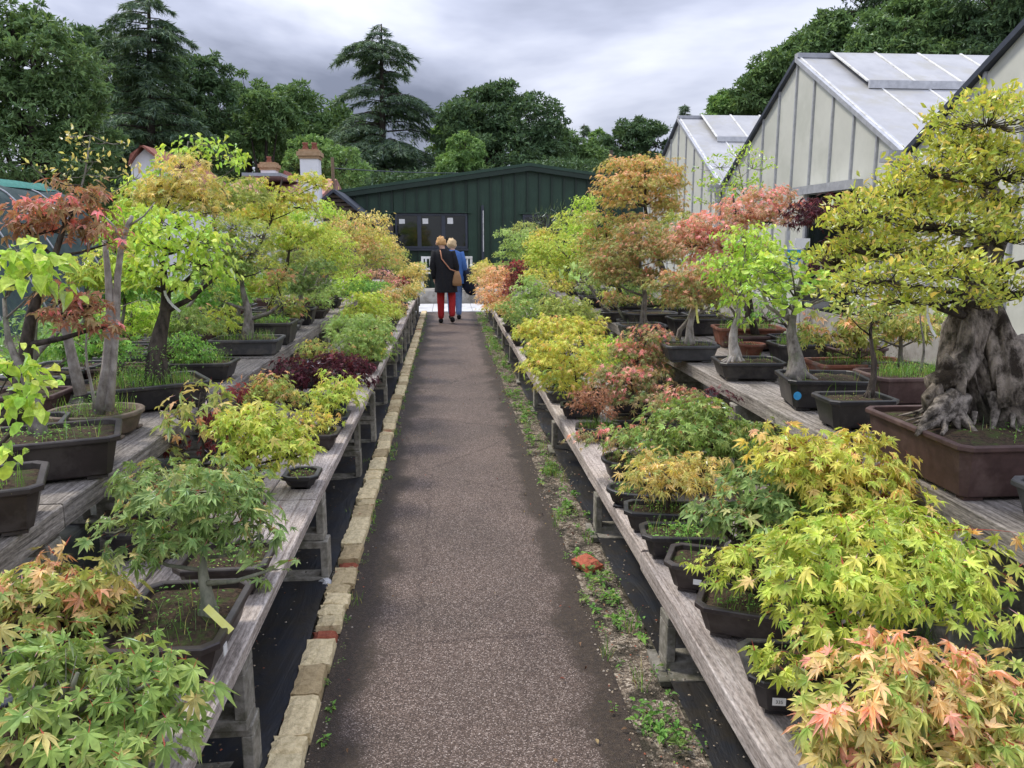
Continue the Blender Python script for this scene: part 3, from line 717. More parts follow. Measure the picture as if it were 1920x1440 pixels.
def simple():
    return np.array([(0, 0, 0), (.45, -.26, .03), (1, 0, -.12), (.45, .26, .03)], np.float32), np.array([(0, 1, 2), (0, 2, 3)], np.int32), np.array([0, .3, 1, .3], np.float32)
TM = {'maple7': lobes(S7, .30, 2, .135), 'maple5': lobes(S5, .34, 2, .17), 'maplem': lobes(S7, .34, 1), 'maple5m': lobes(S5, .36, 1), 'maplef': lobes(S3, .42, 1),
      'cut': lobes(S7, .20, 2, .085), 'oval': ovate(.30), 'ovalm': ovate(.30, 3), 'heart': ovate(.42, 5), 'ginkgo': fan(), 'simple': simple(),
      'small': ovate(.24, 3, .35, .1), 'needle': (np.array([(0, -.03, 0), (0, .03, 0), (1, 0, 0), (0, 0, .03)], np.float32), np.array([(0, 1, 2)], np.int32), np.array([0, 0, 1, 0], np.float32))}
def cloud(pos, d, nrm, size, tm, cA, cT, zs=None):
    V0, T0, t = TM[tm] if isinstance(tm, str) else tm; N_ = len(pos)
    d = d/np.linalg.norm(d, axis=1, keepdims=True)
    s = np.cross(nrm, d); s /= np.linalg.norm(s, axis=1, keepdims=True)+1e-9; n = np.cross(d, s)
    if zs is None: zs = rng.uniform(.0, 3.0, N_)
    loc = V0[None]*np.ones((N_, 1, 1)); loc = loc.copy(); loc[:, :, 2] *= zs[:, None]
    if len(V0) > 6:   # no two leaves alike: folded, narrowed, a little ragged
        loc[:, :, 2] += np.abs(loc[:, :, 1])*rng.uniform(-.15, .55, (N_, 1)); loc[:, :, 1] *= rng.uniform(.7, 1.05, (N_, 1)); loc[:, 1:] += rng.normal(0, .028, loc[:, 1:].shape)
    V = pos[:, None]+size[:, None, None]*(loc[:, :, 0:1]*d[:, None]+loc[:, :, 1:2]*s[:, None]+loc[:, :, 2:3]*n[:, None])
    T = (T0[None]+(np.arange(N_)*len(V0))[:, None, None]).reshape(-1, 3)
    tt = np.clip(t, 0, 1)[None, :, None]; C = cA[:, None]*(1-tt*.75)+cT[:, None]*tt*.75
    pet = (t > 1.5); C[:, pet] = np.array([.30, .06, .04])
    return V.reshape(-1, 3), T, C.reshape(-1, 3)
PAL = {  # (main colours with weights), (young growth), lobe tip colour, share of young growth
 'lime':   ([((.36, .46, .04), 3), ((.27, .41, .04), 2), ((.44, .50, .06), 1)], [(.55, .52, .09), (.56, .42, .13)], (.52, .40, .11), .10),
 'limebr': ([((.34, .48, .035), 3), ((.25, .42, .03), 2), ((.42, .53, .06), 1)], [(.50, .56, .08)], (.42, .52, .06), .12),
 'yellow': ([((.44, .47, .05), 3), ((.34, .44, .045), 2), ((.52, .48, .07), 1)], [(.60, .46, .12), (.60, .38, .14)], (.58, .38, .11), .14),
 'cream':  ([((.52, .46, .13), 3), ((.42, .40, .10), 2), ((.28, .34, .08), 1)], [(.62, .48, .20)], (.60, .36, .16), .25),
 'green':  ([((.15, .25, .05), 3), ((.21, .32, .06), 2), ((.28, .37, .09), 1)], [(.42, .42, .12), (.50, .28, .13)], (.30, .32, .08), .08),
 'bluegrn':([((.13, .22, .055), 3), ((.20, .32, .09), 3), ((.08, .15, .04), 2)], [(.40, .44, .15), (.52, .30, .15)], (.32, .34, .11), .08),
 'freshgrn':([((.13, .30, .04), 3), ((.20, .38, .05), 2), ((.08, .2, .03), 1)], [(.36, .45, .07)], (.2, .36, .05), .08),
 'grnorange':([((.30, .37, .07), 3), ((.21, .31, .06), 3), ((.44, .38, .10), 1)], [(.55, .32, .11), (.58, .36, .18), (.5, .22, .12)], (.48, .30, .11), .26),
 'peach':  ([((.30, .38, .06), 2), ((.45, .40, .12), 2), ((.22, .33, .05), 2)], [(.66, .36, .22), (.68, .30, .24), (.64, .44, .20)], (.60, .32, .16), .36),
 'peachfar':([((.55, .36, .18), 3), ((.46, .36, .14), 2), ((.62, .42, .24), 1)], [(.70, .40, .26)], (.62, .30, .2), .35),
 'pink':   ([((.22, .27, .08), 3), ((.34, .27, .12), 2), ((.14, .22, .06), 3)], [(.60, .25, .21), (.62, .36, .26), (.54, .17, .16)], (.50, .22, .14), .42),
 'pinkstr':([((.48, .27, .18), 3), ((.40, .27, .14), 2), ((.28, .26, .10), 2)], [(.66, .34, .31), (.62, .24, .24)], (.60, .28, .22), .5),
 'red':    ([((.27, .20, .08), 3), ((.31, .14, .08), 3), ((.19, .13, .06), 2)], [(.62, .15, .14), (.66, .22, .22)], (.42, .14, .09), .24),
 'orange': ([((.42, .38, .10), 3), ((.30, .34, .07), 3), ((.50, .34, .13), 2)], [(.62, .36, .18)], (.54, .32, .14), .35),
 'rust':   ([((.28, .27, .08), 3), ((.20, .27, .06), 4), ((.38, .26, .12), 2)], [(.54, .24, .16), (.50, .30, .14)], (.42, .22, .11), .32),
 'purple': ([((.060, .012, .020), 3), ((.10, .018, .03), 2), ((.035, .01, .014), 2)], [(.22, .03, .04)], (.13, .02, .03), .10),
 'crimson':([((.16, .025, .03), 3), ((.24, .035, .035), 2), ((.08, .015, .02), 2)], [(.40, .05, .05)], (.28, .04, .04), .25),
 'olive':  ([((.28, .35, .06), 3), ((.20, .28, .05), 2), ((.36, .40, .08), 1)], [(.44, .42, .12)], (.38, .36, .10), .15),
 'palegrn':([((.26, .38, .09), 3), ((.32, .44, .11), 2), ((.19, .30, .07), 1)], [(.4, .46, .16)], (.36, .44, .14), .12),
 'ygold':  ([((.44, .46, .045), 3), ((.36, .42, .045), 3), ((.27, .34, .04), 2)], [(.62, .46, .11), (.64, .52, .09)], (.58, .46, .09), .22),
 'dead':   ([((.30, .13, .06), 3), ((.20, .09, .05), 2), ((.38, .2, .1), 1)], [(.42, .2, .12)], (.3, .13, .07), .2),
 'pine':   ([((.10, .16, .06), 3), ((.06, .11, .04), 2)], [(.16, .22, .09)], (.12, .18, .07), .2),
 'dark':   ([((.035, .07, .028), 3), ((.05, .095, .035), 2)], [(.08, .13, .05)], (.05, .09, .03), .1),
}
def colours(pal, n, young):
    """young: 0..1 chance multiplier per leaf"""
    main, yg, tip, share = PAL[pal]
    w = np.array([m[1] for m in main], float); w /= w.sum(); A = np.array([m[0] for m in main])[rng.choice(len(main), n, p=w)]
    Y = np.array(yg)[rng.integers(0, len(yg), n)]; isy = rng.random(n) < share*young
    A = np.where(isy[:, None], Y, A)*rng.uniform(.78, 1.2, (n, 1))*rng.uniform(.93, 1.07, (n, 3))
    A = A*.88+.12*A.mean(1, keepdims=True)
    Tp = np.where(isy[:, None], Y*.95, np.array(tip)*rng.uniform(.8, 1.2, (n, 1)))
    fr = rng.uniform(.0, 1, (n, 1)); Tp = Tp*fr+A*(1-fr)
    return A, Tp
ZB = {'RL': .33, 'RU': .75, 'LL': .485, 'LU': .76}
def outline(w, l, ch): return [(w/2-ch, -l/2), (w/2, -l/2+ch), (w/2, l/2-ch), (w/2-ch, l/2), (-w/2+ch, l/2), (-w/2, l/2-ch), (-w/2, -l/2+ch), (-w/2+ch, -l/2)]
def pot_mesh(kind, w, l, h, mat):
    if kind == 'rect':
        f = lambda d, z, ch=.035: [(x, y, z) for x, y in outline(w-2*d, l-2*d, max(.006, min(ch, .3*min(w, l))-d*.4))]
    else:
        f = lambda d, z, ch=0: [((w/2-d)*math.copysign(abs(math.cos(a))**.85, math.cos(a)), (l/2-d)*math.copysign(abs(math.sin(a))**.85, math.sin(a)), z) for a in np.linspace(0, 2*math.pi, 28, endpoint=False)]
    tp = min(.028, h*.22); lip = .012
    rings = [f(tp+lip+.012, .010), f(tp+lip, .018), f(lip+.003, h-.026), f(lip, h-.022), f(.002, h-.020), f(0, h-.016), f(0, h-.004), f(.003, h), f(lip+.008, h), f(lip+.011, h-.003), f(lip+.016, h-.05 if h > .08 else h*.5)]
    V, T = ringloft(rings, (True, True))
    V = list(V); T = list(T); m = MB()
    if w > .15:
        for sx in (-1, 1):
            for sy in (-1, 1): m.box((sx*(w/2-tp-lip-.05), sy*(l/2-tp-lip-.035), .006), (.07, .045, .012))
        b = len(V); V += m.v
        for q in m.f: T += [(q[0]+b, q[1]+b, q[2]+b), (q[0]+b, q[2]+b, q[3]+b)]
    return mesh_np('pot', V, T, None, (mat,), smooth=(kind != 'rect'))
def soil_mesh(kind, w, l, h, seed):
    n = 12; d = .022; V = []; T = []
    for j in range(n+1):
        for i in range(n+1):
            u, v = i/n*2-1, j/n*2-1
            if kind != 'rect': u, v = u*math.sqrt(1-v*v/2), v*math.sqrt(1-u*u/2)
            x, y = u*(w/2-d), v*(l/2-d); ed = max(abs(i/n*2-1), abs(j/n*2-1))
            z = h-.022+.018*(1-ed**2)+.012*noise.noise(Vector((x*22+seed, y*22, 0)))*(1 if ed < .99 else 0)
            V.append((x, y, z))
    for j in range(n):
        for i in range(n): a = j*(n+1)+i; T += [(a, a+1, a+n+2), (a, a+n+2, a+n+1)]
    return mesh_np('soil', V, T, None, (SOIL,), smooth=True)
def blades(n, cx, cy, z, rx, ry, h, lean=.5, w=.0022):
    a = rng.uniform(0, 2*math.pi, n); r = np.sqrt(rng.random(n)); x = cx+rx*r*np.cos(a); y = cy+ry*r*np.sin(a)
    hh = h*rng.uniform(.35, 1.1, n); th = rng.uniform(0, 2*math.pi, n); L = rng.uniform(.1, lean, n)*hh
    V = np.zeros((n, 5, 3)); sx, sy = -np.sin(th)*w*.5, np.cos(th)*w*.5
    ph = rng.uniform(0, 6.28, n); lx, ly = np.cos(ph)*L, np.sin(ph)*L
    V[:, 0] = np.stack([x-sx, y-sy, np.full(n, z)], 1); V[:, 1] = np.stack([x+sx, y+sy, np.full(n, z)], 1)
    V[:, 2] = np.stack([x-sx*.8+lx*.35, y-sy*.8+ly*.35, z+hh*.6], 1); V[:, 3] = np.stack([x+sx*.8+lx*.35, y+sy*.8+ly*.35, z+hh*.6], 1)
    V[:, 4] = np.stack([x+lx, y+ly, z+hh], 1)
    T = (np.array([(0, 1, 3), (0, 3, 2), (2, 3, 4)])[None]+(np.arange(n)*5)[:, None, None]).reshape(-1, 3)
    C = np.repeat(np.array([(.10, .22, .03), (.18, .32, .05), (.36, .32, .12)])[rng.choice(3, n, p=[.5, .38, .12])]*rng.uniform(.7, 1.2, (n, 1)), 5, 0)
    return V.reshape(-1, 3), T, C
def herb(n, cx, cy, z, rx, ry, h, size=.012, tm='ovalm', pal='freshgrn'):
    pos = np.stack([cx+rx*rng.normal(0, .45, n), cy+ry*rng.normal(0, .45, n), z+h*rng.random(n)**1.4], 1)
    d = np.stack([rng.normal(0, 1, n), rng.normal(0, 1, n), rng.uniform(-.2, .6, n)], 1); nr = np.stack([rng.normal(0, .35, n), rng.normal(0, .35, n), np.ones(n)], 1)
    A, Tp = colours(pal, n, np.ones(n)*.5); return cloud(pos, d, nr, size*rng.uniform(.6, 1.3, n), tm, A, Tp)
def joinc(L):
    V = []; T = []; C = []; k = 0
    for v, t, c in L: V.append(v); T.append(t+k); C.append(c); k += len(v)
    return np.concatenate(V), np.concatenate(T), np.concatenate(C)
NB = 0
def bonsai(label, bench, px, Y, pads, pal, leaf='maple7', ls=.05, cover=3.0, pot=('rect', .30, .22, .10, 0, 'black'), base=None, trunk=(.016, BARK), hero=None, foot=None,
           weeds=(0, 0), grass=0, top=None, group=None, cat='bonsai tree', sparse=0, droop=.45, stick=None, twig=1.0, flatn=0, roots=0, upleaf=0, notree=False, sub=None):
    global NB; NB += 1
    zb = ZB[bench]; kind, w, l, h, rot, pc = pot
    bx = base[0] if base else xat(px, Y, zb+h)
    by = base[1] if base else Y
    root = empty('potted_bonsai' if not notree else 'empty_planter', (bx, by, zb+.001), 0, label, cat, group)
    O = Vector((bx, by, zb+.001)); near = by < 7.5
    p = link('pot', pot_mesh(kind, w, l, h, POT[pc]), root); p.rotation_euler = (0, 0, rot)
    s = link('soil', soil_mesh(kind, w, l, h, NB), root); s.rotation_euler = (0, 0, rot)
    W = []
    if grass: W.append(blades(int(grass), 0, 0, h-.02, w*.42, l*.42, .09 if near else .12))
    if weeds[0]: W.append(herb(weeds[0], 0, 0, h-.01, w*.36, l*.4, weeds[1]))
    if near: W.append(herb(60, 0, 0, h-.012, w*.42, l*.42, .015, .006, 'simple', 'olive'))
    if W:
        V, T, C = joinc(W); o = part('weeds', V, T, LEAF, root, C); tag(o, kind='stuff')
    if stick:
        # small price label on the wall that faces the path or the viewer
        sx, sy, sw, shh, txt, smat = stick
        m = MB().bb((-sw/2, -.0012, -shh/2), (sw/2, .0012, shh/2)) if smat is PAPER else MB().prism([(sw/2*math.cos(a_), shh/2*math.sin(a_)) for a_ in np.linspace(0, 2*math.pi, 16, endpoint=False)], 1, -.0012, .0012); st = m.build('label_sticker', smat, p, loc=(sx, sy, h*.52))
        side = abs(sx) > w*.4
        if side: st.rotation_euler = (R(0), 0, R(-90))
        if txt:
            cu = bpy.data.curves.new('print', 'FONT'); cu.body = txt; cu.size = shh*.62; cu.align_x = 'CENTER'; cu.align_y = 'CENTER'
            tmp = bpy.data.objects.new('print', cu); dg = bpy.context.evaluated_depsgraph_get(); me = bpy.data.meshes.new_from_object(tmp); bpy.data.objects.remove(tmp)
            me.transform(Matrix.Translation((sx, sy, h*.52)) @ (Matrix.Rotation(R(-90), 4, 'Z') if side else Matrix.Identity(4)) @ Matrix.Rotation(R(90), 4, 'X') @ Matrix.Translation((0, 0, .0025)))
            me.materials.append(INK); link('sticker_print', me, p)
    if notree: return root
    # ---- pads measured against the photograph's sight lines, at real distances
    P = []
    for pd in pads:
        cx, cy, rx, ry = pd[:4]; zm = 1.0 if by < 4.4 else 1.1; rx *= zm; ry *= zm; yy = by+(pd[4] if len(pd) > 4 else 0)
        c = WY(cx, cy, yy); dpt = depth(c); r = rx*dpt/F; rz_ = ry*dpt/F
        P.append((c-O, r, min(r*.9, max(.32 if near else .6, rz_*1.2)) if r > .2 else r*.9, rz_, rx*ry, dpt))
    cen = sum((q[0]*q[4] for q in P), Vector())/sum(q[4] for q in P)
    ztop = max(q[0].z+q[3]*.2 for q in P)
    tr, tmat = trunk[:2]
    tp = Vector(top)-O if top else Vector((cen.x, cen.y, ztop))
    s0 = Vector((xat(foot, by, zb+h)-bx if foot else 0, 0, h-.03)); nseg = 7; path = []; rad = []
    for i in range(nseg+1):
        t = i/nseg; q = s0.lerp(tp, t); q = q+Vector((math.sin(t*5+NB)*.05, math.cos(t*4+NB*2)*.04, 0))*(tp-s0).length*math.sin(math.pi*t)*.9
        path.append(q); rad.append(tr*(1.5-.9*t if t > .15 else 1.9-3*t)*(1-.45*t))
    tb = TB(); tb.tube(path, rad, 10 if near else 6, .18 if near else 0, 1.2/max(tr, .01))
    if roots:
        for k in range(roots):
            a = 2*math.pi*k/roots+random.uniform(-.3, .3); L = tr*random.uniform(2.4, 4.2); e_ = Vector((math.cos(a)*L, math.sin(a)*L*.8, 0))
            e_.x = max(-w*.42, min(w*.42, e_.x)); e_.y = max(-l*.4, min(l*.4, e_.y))
            mid = e_*.5+Vector((0, 0, tr*.45)); e_.x = max(-w*.36, min(w*.36, e_.x+s0.x)); e_.y = max(-l*.34, min(l*.34, e_.y)); mid = Vector((s0.x, 0, 0)).lerp(e_, .55)+Vector((0, 0, tr*.45)); f_ = Vector((s0.x*.75, 0, 0)); pts = [Vector((s0.x, 0, h+tr*1.3)), f_+e_*.25+Vector((0, 0, h+tr*.9)), mid+Vector((random.uniform(-1, 1)*tr*.4, random.uniform(-1, 1)*tr*.4, h-.01)), e_+Vector((0, 0, h-.022)), e_*1.08+Vector((0, 0, h-.06))]
            tb.tube(pts, [tr*.7, tr*.55, tr*.42, tr*.28, tr*.12], 8, .35, 1.5/tr)
    if tr > .001: tb.build('trunk', tmat, root)
    bt = TB(); leaves = []; allpos = []
    for (c, r, ry_, rz_, ar, dpt) in P:
        # limb into this pad
        hd = math.hypot(c.x-path[-1].x, c.y-path[-1].y)
        tz = c.z-rz_*.5-hd*.35; k = min(range(1, nseg+1), key=lambda i: abs(path[i].z-tz)); st_ = path[k]
        e_ = c-Vector((0, 0, rz_*.25)); mid = st_.lerp(e_, .5)+Vector((random.uniform(-.12, .12)*hd, random.uniform(-.12, .12)*hd, -.05*hd))
        br_ = max(.0025, rad[k]*.55)
        if tr > .001: bt.tube([st_, mid, e_], [br_, br_*.75, br_*.45], 6 if near else 4, .1 if near else 0, 30)
        lpx = ls*F/dpt; n = int(cover*1.9*math.pi*ar/(lpx*lpx*.55)*(1-sparse)); n = max(12, min(n, 4800))
        per = 5 if ls*F/dpt > 12 else 7; nn = max(4, n//per)
        z = rng.uniform(-.45, 1, nn); ph = rng.uniform(0, 2*math.pi, nn); q = np.sqrt(np.clip(1-z*z, 0, 1))
        rad_ = np.where(rng.random(nn) < .72, rng.uniform(.82, 1.06, nn), rng.uniform(.35, .85, nn))
        lump = np.array([1+.22*noise.noise(Vector((math.cos(a)*b*2.2+NB, math.sin(a)*b*2.2, zz_*2.2))) for a, b, zz_ in zip(ph, q, z)])
        rad_ = rad_*lump
        nodes = np.stack([c.x+r*q*np.cos(ph)*rad_, c.y+ry_*q*np.sin(ph)*rad_, c.z+rz_*z*rad_], 1)
        outd = np.stack([q*np.cos(ph), q*np.sin(ph), z*.6], 1)
        idx = np.repeat(np.arange(nn), per)[:max(n, nn)]; m = len(idx)
        outl = outd[idx]; pos = nodes[idx]+rng.normal(0, 1, (m, 3))*ls*np.array([.75, .75, .4])
        if upleaf:
            d = outl*.6+rng.normal(0, .6, (m, 3))+np.array([0, 0, upleaf]); nr = rng.normal(0, .7, (m, 3))+outl*.5+np.array([0, 0, .5])
        else:
            d = outl*np.array([.9, .9, .2])+rng.normal(0, .55, (m, 3))*np.array([1, 1, .45])-np.array([0, 0, droop])
            nr = np.array([0, 0, 1.0])+outl*np.array([.55, .55, .3])+rng.normal(0, .33, (m, 3))
        yg = np.clip(.25+1.1*np.clip((pos[:, 2]-c.z)/rz_, -1, 1), .05, 1.3)*(rng.random(nn)[idx] < .62)*1.6
        A, Tp = colours(pal, m, yg)
        size = ls*rng.uniform(.5, 1.2, m)
        campos = np.array((0, 0, CAMH))-np.array(O)
        vd = campos-pos; vd /= np.linalg.norm(vd, axis=1, keepdims=True)
        rel = (pos-np.array(c))/np.array([r, ry_, rz_]); score = (rel*vd).sum(1)*1.0+rel[:, 2]*.5+rng.normal(0, .15, m)
        leaves.append((pos, d, nr, size, A, Tp, score))
        k2 = min(nn, int((14 if near else 7)*twig*max(1, r/.2)))
        for i in rng.choice(nn, k2, replace=False):
            nd = Vector(nodes[i]); m2 = e_.lerp(nd, .55)+Vector((0, 0, -.12*(nd-e_).length)); bt.tube([e_, m2, nd], [br_*.35+.0008, .0016, .0009], 4 if near else 3)
        allpos.append(nodes)
    o = bt.build('branch', tmat if len(trunk) < 3 else trunk[2], root)
    if trunk[0] < .001: tag(o, kind='stuff')
    if sub: sub(root, O)
    L = [np.concatenate([q[i] for q in leaves]) for i in range(7)]
    pos, d, nr, size, A, Tp, sc = L
    dp = depth(O+cen); lpx = ls*F/dp
    heroic = hero if hero is not None else (lpx > 17)
    zs = rng.uniform(.0, 3.0, len(pos))
    if heroic:
        tm = TM[leaf]; NV = 8
        pick = np.argsort(-sc)[:300]; rest = np.ones(len(pos), bool); rest[pick] = False
        # a small palette of leaf colours, shared by the leaves picked out one by one
        g = A[pick]; order = np.argsort(g[:, 0]/(g[:, 1]+.01)); groups = np.array_split(order, NV)
        dn = d[pick]/np.linalg.norm(d[pick], axis=1, keepdims=True); sn = np.cross(nr[pick], dn); sn /= np.linalg.norm(sn, axis=1, keepdims=True); n3 = np.cross(dn, sn)
        for gr in groups:
            if len(gr) == 0: continue
            subg = np.array_split(gr[np.argsort(g[gr].sum(1))], 2)
            for sg_ in subg:
                if len(sg_) == 0: continue
                cA = g[sg_].mean(0); cT = Tp[pick][sg_].mean(0); tt = np.clip(tm[2], 0, 1)[:, None]; C = cA*(1-tt*.75)+cT*tt*.75; C[tm[2] > 1.5] = (.30, .06, .04)
                Vt_ = tm[0]*np.array([1, random.uniform(.75, 1.05), random.uniform(.2, 2.6)], np.float32); Vt_[:, 2] += np.abs(Vt_[:, 1])*random.uniform(-.1, .5); Vt_[1:] += rng.normal(0, .028, Vt_[1:].shape)
                me = mesh_np('leaf', Vt_, tm[1], C, (LEAF,))
                for i in sg_:
                    o = bpy.data.objects.new('leaf', me); col.objects.link(o); o.parent = root; k = pick[i]; sz = float(size[k])
                    Mx = Matrix(((dn[i, 0]*sz, sn[i, 0]*sz, n3[i, 0]*sz, pos[k, 0]), (dn[i, 1]*sz, sn[i, 1]*sz, n3[i, 1]*sz, pos[k, 1]), (dn[i, 2]*sz, sn[i, 2]*sz, n3[i, 2]*sz, pos[k, 2]), (0, 0, 0, 1)))
                    o.matrix_basis = Mx
        pos, d, nr, size, A, Tp, zs = (q[rest] for q in (pos, d, nr, size, A, Tp, zs))
    if len(pos):
        tmn = leaf
        if lpx < 13: tmn = {'maple7': 'maplem', 'maple5': 'maple5m', 'cut': 'maplem', 'oval': 'ovalm', 'heart': 'ovalm'}.get(leaf, leaf)
        if lpx < 7.5: tmn = {'maple7': 'maplef', 'maple5': 'maplef', 'cut': 'maplef', 'oval': 'simple', 'heart': 'simple', 'small': 'simple'}.get(leaf, leaf)
        V, T, C = cloud(pos, d, nr, size, tmn, A, Tp, zs)
        o = part('foliage', V, T, LEAF, root, C); tag(o, kind='stuff')
    return root
def plant_label(root, p, length=.11, mat=YELTAG, w=.016, tilt=.5):
    m = MB(); q = Vector(p)-root.location
    for i in range(4):
        a = i/4; b = (i+1)/4; m.bar((q.x+.03*a*a*tilt*4*.3, q.y, q.z-length*a), (q.x+.03*b*b*tilt*4*.3, q.y-.004, q.z-length*b), w, .0012, (0, 1, 0))
    m.build('plant_tag', mat, root)
# ============================================================ bonsai, right side, low bench
def corner(x, y, w, l, rot, side=-1):
    """centre of a pot whose near corner towards the path (side -1: left corner, +1: right corner) stands at x, y"""
    a = Vector((-side*(w/2-.035), l/2-.035, 0)) ; a.rotate(Quaternion((0, 0, 1), rot)); return (x+a.x, y+a.y)
def P_(kind, w, l, h, rot, c): return (kind, w, l, h, R(rot), c)
def long_shoot(root, O):
    t = TB(); L = []
    for (a, b) in (((1700, 1060), (1890, 1080)), ((1690, 1010), (1905, 1000))):
        A_ = WY(*a, 2.15)-O; B_ = WY(*b, 2.1)-O; pts = [A_.lerp(B_, k/5)+Vector((0, 0, .02*math.sin(k*.6))) for k in range(6)]; t.tube(pts, [.0022-.0003*k for k in range(6)], 5)
        for k in (3, 4, 5, 5): L.append(tuple(pts[k]+Vector((random.uniform(-.01, .02), -.01, random.uniform(-.02, .0)))))
    o = t.build('red_shoot', M2('red_stem', (.35, .05, .04), (.45, .09, .05), 30, .5, 0), root)
    n = len(L); A, Tp = colours('yellow', n, np.ones(n)*3); d = np.stack([rng.normal(.3, .5, n), rng.normal(-.3, .3, n), np.full(n, -.6)], 1); nr = np.stack([rng.normal(0, .3, n), -np.ones(n)*.7, np.ones(n)], 1)
    for i in range(n):
        V, T, C = cloud(np.array([L[i]]), d[i:i+1], nr[i:i+1], np.array([.048]), 'maple7', A[i:i+1], Tp[i:i+1]); part('leaf', V, T, LEAF, root, C)
c = corner(.845, 1.50, .46, .27, R(-16))
bonsai('lime maple flushed peach and pink at its tips, nearest pot at bottom right', 'RL', 0, 0,
       [(1655, 1275, 140, 62), (1800, 1335, 130, 85), (1590, 1385, 62, 50, -.05), (1700, 1420, 150, 70, -.1), (1850, 1290, 90, 50, .05), (1840, 1410, 110, 60, -.1), (1560, 1345, 40, 30, -.1)],
       'peach', ls=.047, cover=3.4, pot=P_('rect', .46, .27, .125, -16, 'brownblack'), base=c, trunk=(.016, BARKD), weeds=(90, .05), grass=70)
c = corner(.85, 1.97, .42, .25, R(-10))
bonsai('large dome of lime yellow maple leaves over a black pot stickered 335, low right bench', 'RL', 0, 0,
       [(1620, 1040, 165, 62), (1700, 1110, 140, 85), (1540, 1120, 95, 50, -.02), (1590, 1195, 85, 45, -.05), (1765, 1040, 85, 45, .1), (1490, 1250, 55, 30, -.12), (1680, 980, 75, 34, .15), (1560, 1010, 80, 34, .1)],
       'lime', ls=.046, cover=3.2, pot=P_('rect', .42, .25, .125, -10, 'black'), base=c, trunk=(.02, BARKD), weeds=(40, .03), grass=20,
       stick=(-.13, -.118, .036, .022, '335', PAPER), sub=long_shoot)
c = corner(.84, 2.43, .42, .24, R(-26))
bonsai('mossy black pot with a lime maple sprig, askew behind the pot stickered 335', 'RL', 0, 0,
       [(1385, 1062, 55, 34), (1350, 1075, 30, 30), (1470, 1055, 60, 35, .1)], 'lime', ls=.042, cover=2.2, pot=P_('rect', .42, .24, .12, -26, 'brownblack'), base=c, trunk=(.008, BARKD), weeds=(120, .03), grass=60)
c = corner(.83, 2.78, .42, .24, R(-24))
bonsai('blue green maple with a dark upright trunk behind the lime dome, low right bench', 'RL', 0, 0,
       [(1440, 935, 85, 50), (1500, 900, 70, 45, .1), (1400, 980, 60, 40, -.02), (1470, 1000, 80, 40), (1355, 960, 45, 30), (1540, 960, 70, 45, .1)], 'bluegrn', leaf='maple5', ls=.052, cover=2.6,
       pot=P_('rect', .42, .24, .12, -24, 'brownblack'), base=c, trunk=(.02, BARKD), weeds=(60, .03), grass=30, stick=(-.08, -.115, .03, .02, '', PAPER))
bonsai('yellow maple with orange new leaves on red twigs below the big brown pot', 'RL', 1560, 2.85,
       [(1590, 865, 95, 45), (1480, 835, 62, 32, -.05), (1640, 930, 80, 45), (1540, 900, 80, 40), (1450, 870, 35, 25), (1700, 960, 55, 35), (1660, 890, 40, 25, .1), (1610, 830, 45, 22, .1)], 'yellow', ls=.045, cover=2.8,
       pot=P_('rect', .34, .22, .12, 0, 'black'), trunk=(.012, BARKD, M2('red_twig', (.22, .04, .03), (.32, .08, .05), 30, .6, 0)), base=(1.62, 2.75))
c = corner(.82, 3.08, .36, .2, R(-8))
bonsai('black pot overgrown with bright green seedlings between dark trunk and cream maple', 'RL', 0, 0,
       [(1270, 1003, 46, 15), (1310, 1010, 40, 18), (1235, 1020, 25, 10)], 'freshgrn', leaf='maple5', ls=.026, cover=1.6, pot=P_('rect', .36, .2, .11, -8, 'black'), base=c, trunk=(.004, BARKD), weeds=(200, .04), grass=60)
c = corner(.81, 3.38, .36, .2, R(-12))
bonsai('cream yellow spiky maple with pale tips above a black pot, low right bench', 'RL', 0, 0,
       [(1240, 876, 66, 28), (1290, 905, 60, 32), (1215, 905, 38, 22), (1320, 880, 40, 22)], 'cream', leaf='cut', ls=.045, cover=2.6, pot=P_('rect', .36, .2, .11, -12, 'black'), base=c, trunk=(.01, BARKD), weeds=(70, .03), grass=40)
c = corner(.80, 3.74, .34, .2, R(-22))
bonsai('oval tipped black pot of low green weeds next to the cream maple', 'RL', 0, 0, [(1165, 925, 22, 9), (1190, 935, 24, 9)], 'freshgrn', leaf='ovalm', ls=.02, cover=1.5, pot=P_('oval', .36, .22, .09, -22, 'black'), base=c, trunk=(.003, BARKD), weeds=(200, .05), grass=60)
bonsai('broad green maple dome with drooping narrow leaves behind the round black bowl', 'RL', 1290, 4.0,
       [(1290, 792, 85, 34), (1345, 830, 85, 42), (1210, 825, 55, 30), (1395, 870, 65, 40, -.1), (1250, 860, 60, 30, -.1), (1420, 820, 40, 30), (1320, 770, 50, 20)], 'green', leaf='maple7', ls=.042, cover=2.8, pot=P_('rect', .34, .24, .12, 0, 'black'), base=(1.22, 4.0), trunk=(.016, BARKD))
bonsai('low peach pink maple in a round black bowl at the bench edge', 'RL', 1150, 4.32, [(1130, 820, 42, 17), (1165, 838, 38, 16), (1095, 818, 22, 9), (1185, 815, 25, 14)], 'pink', ls=.036, cover=2.4, pot=P_('oval', .26, .26, .11, 0, 'black'), base=(.97, 4.25), trunk=(.006, BARKD), weeds=(80, .03), grass=30)
bonsai('withered orange brown shrub with grass growing round its foot', 'RL', 1105, 5.15, [(1108, 745, 32, 24), (1125, 765, 30, 22), (1085, 760, 14, 14)], 'dead', leaf='maple5', ls=.026, cover=1.9, pot=P_('rect', .30, .22, .09, -10, 'black'), base=(.98, 5.1), trunk=(.006, BARKD), grass=260)
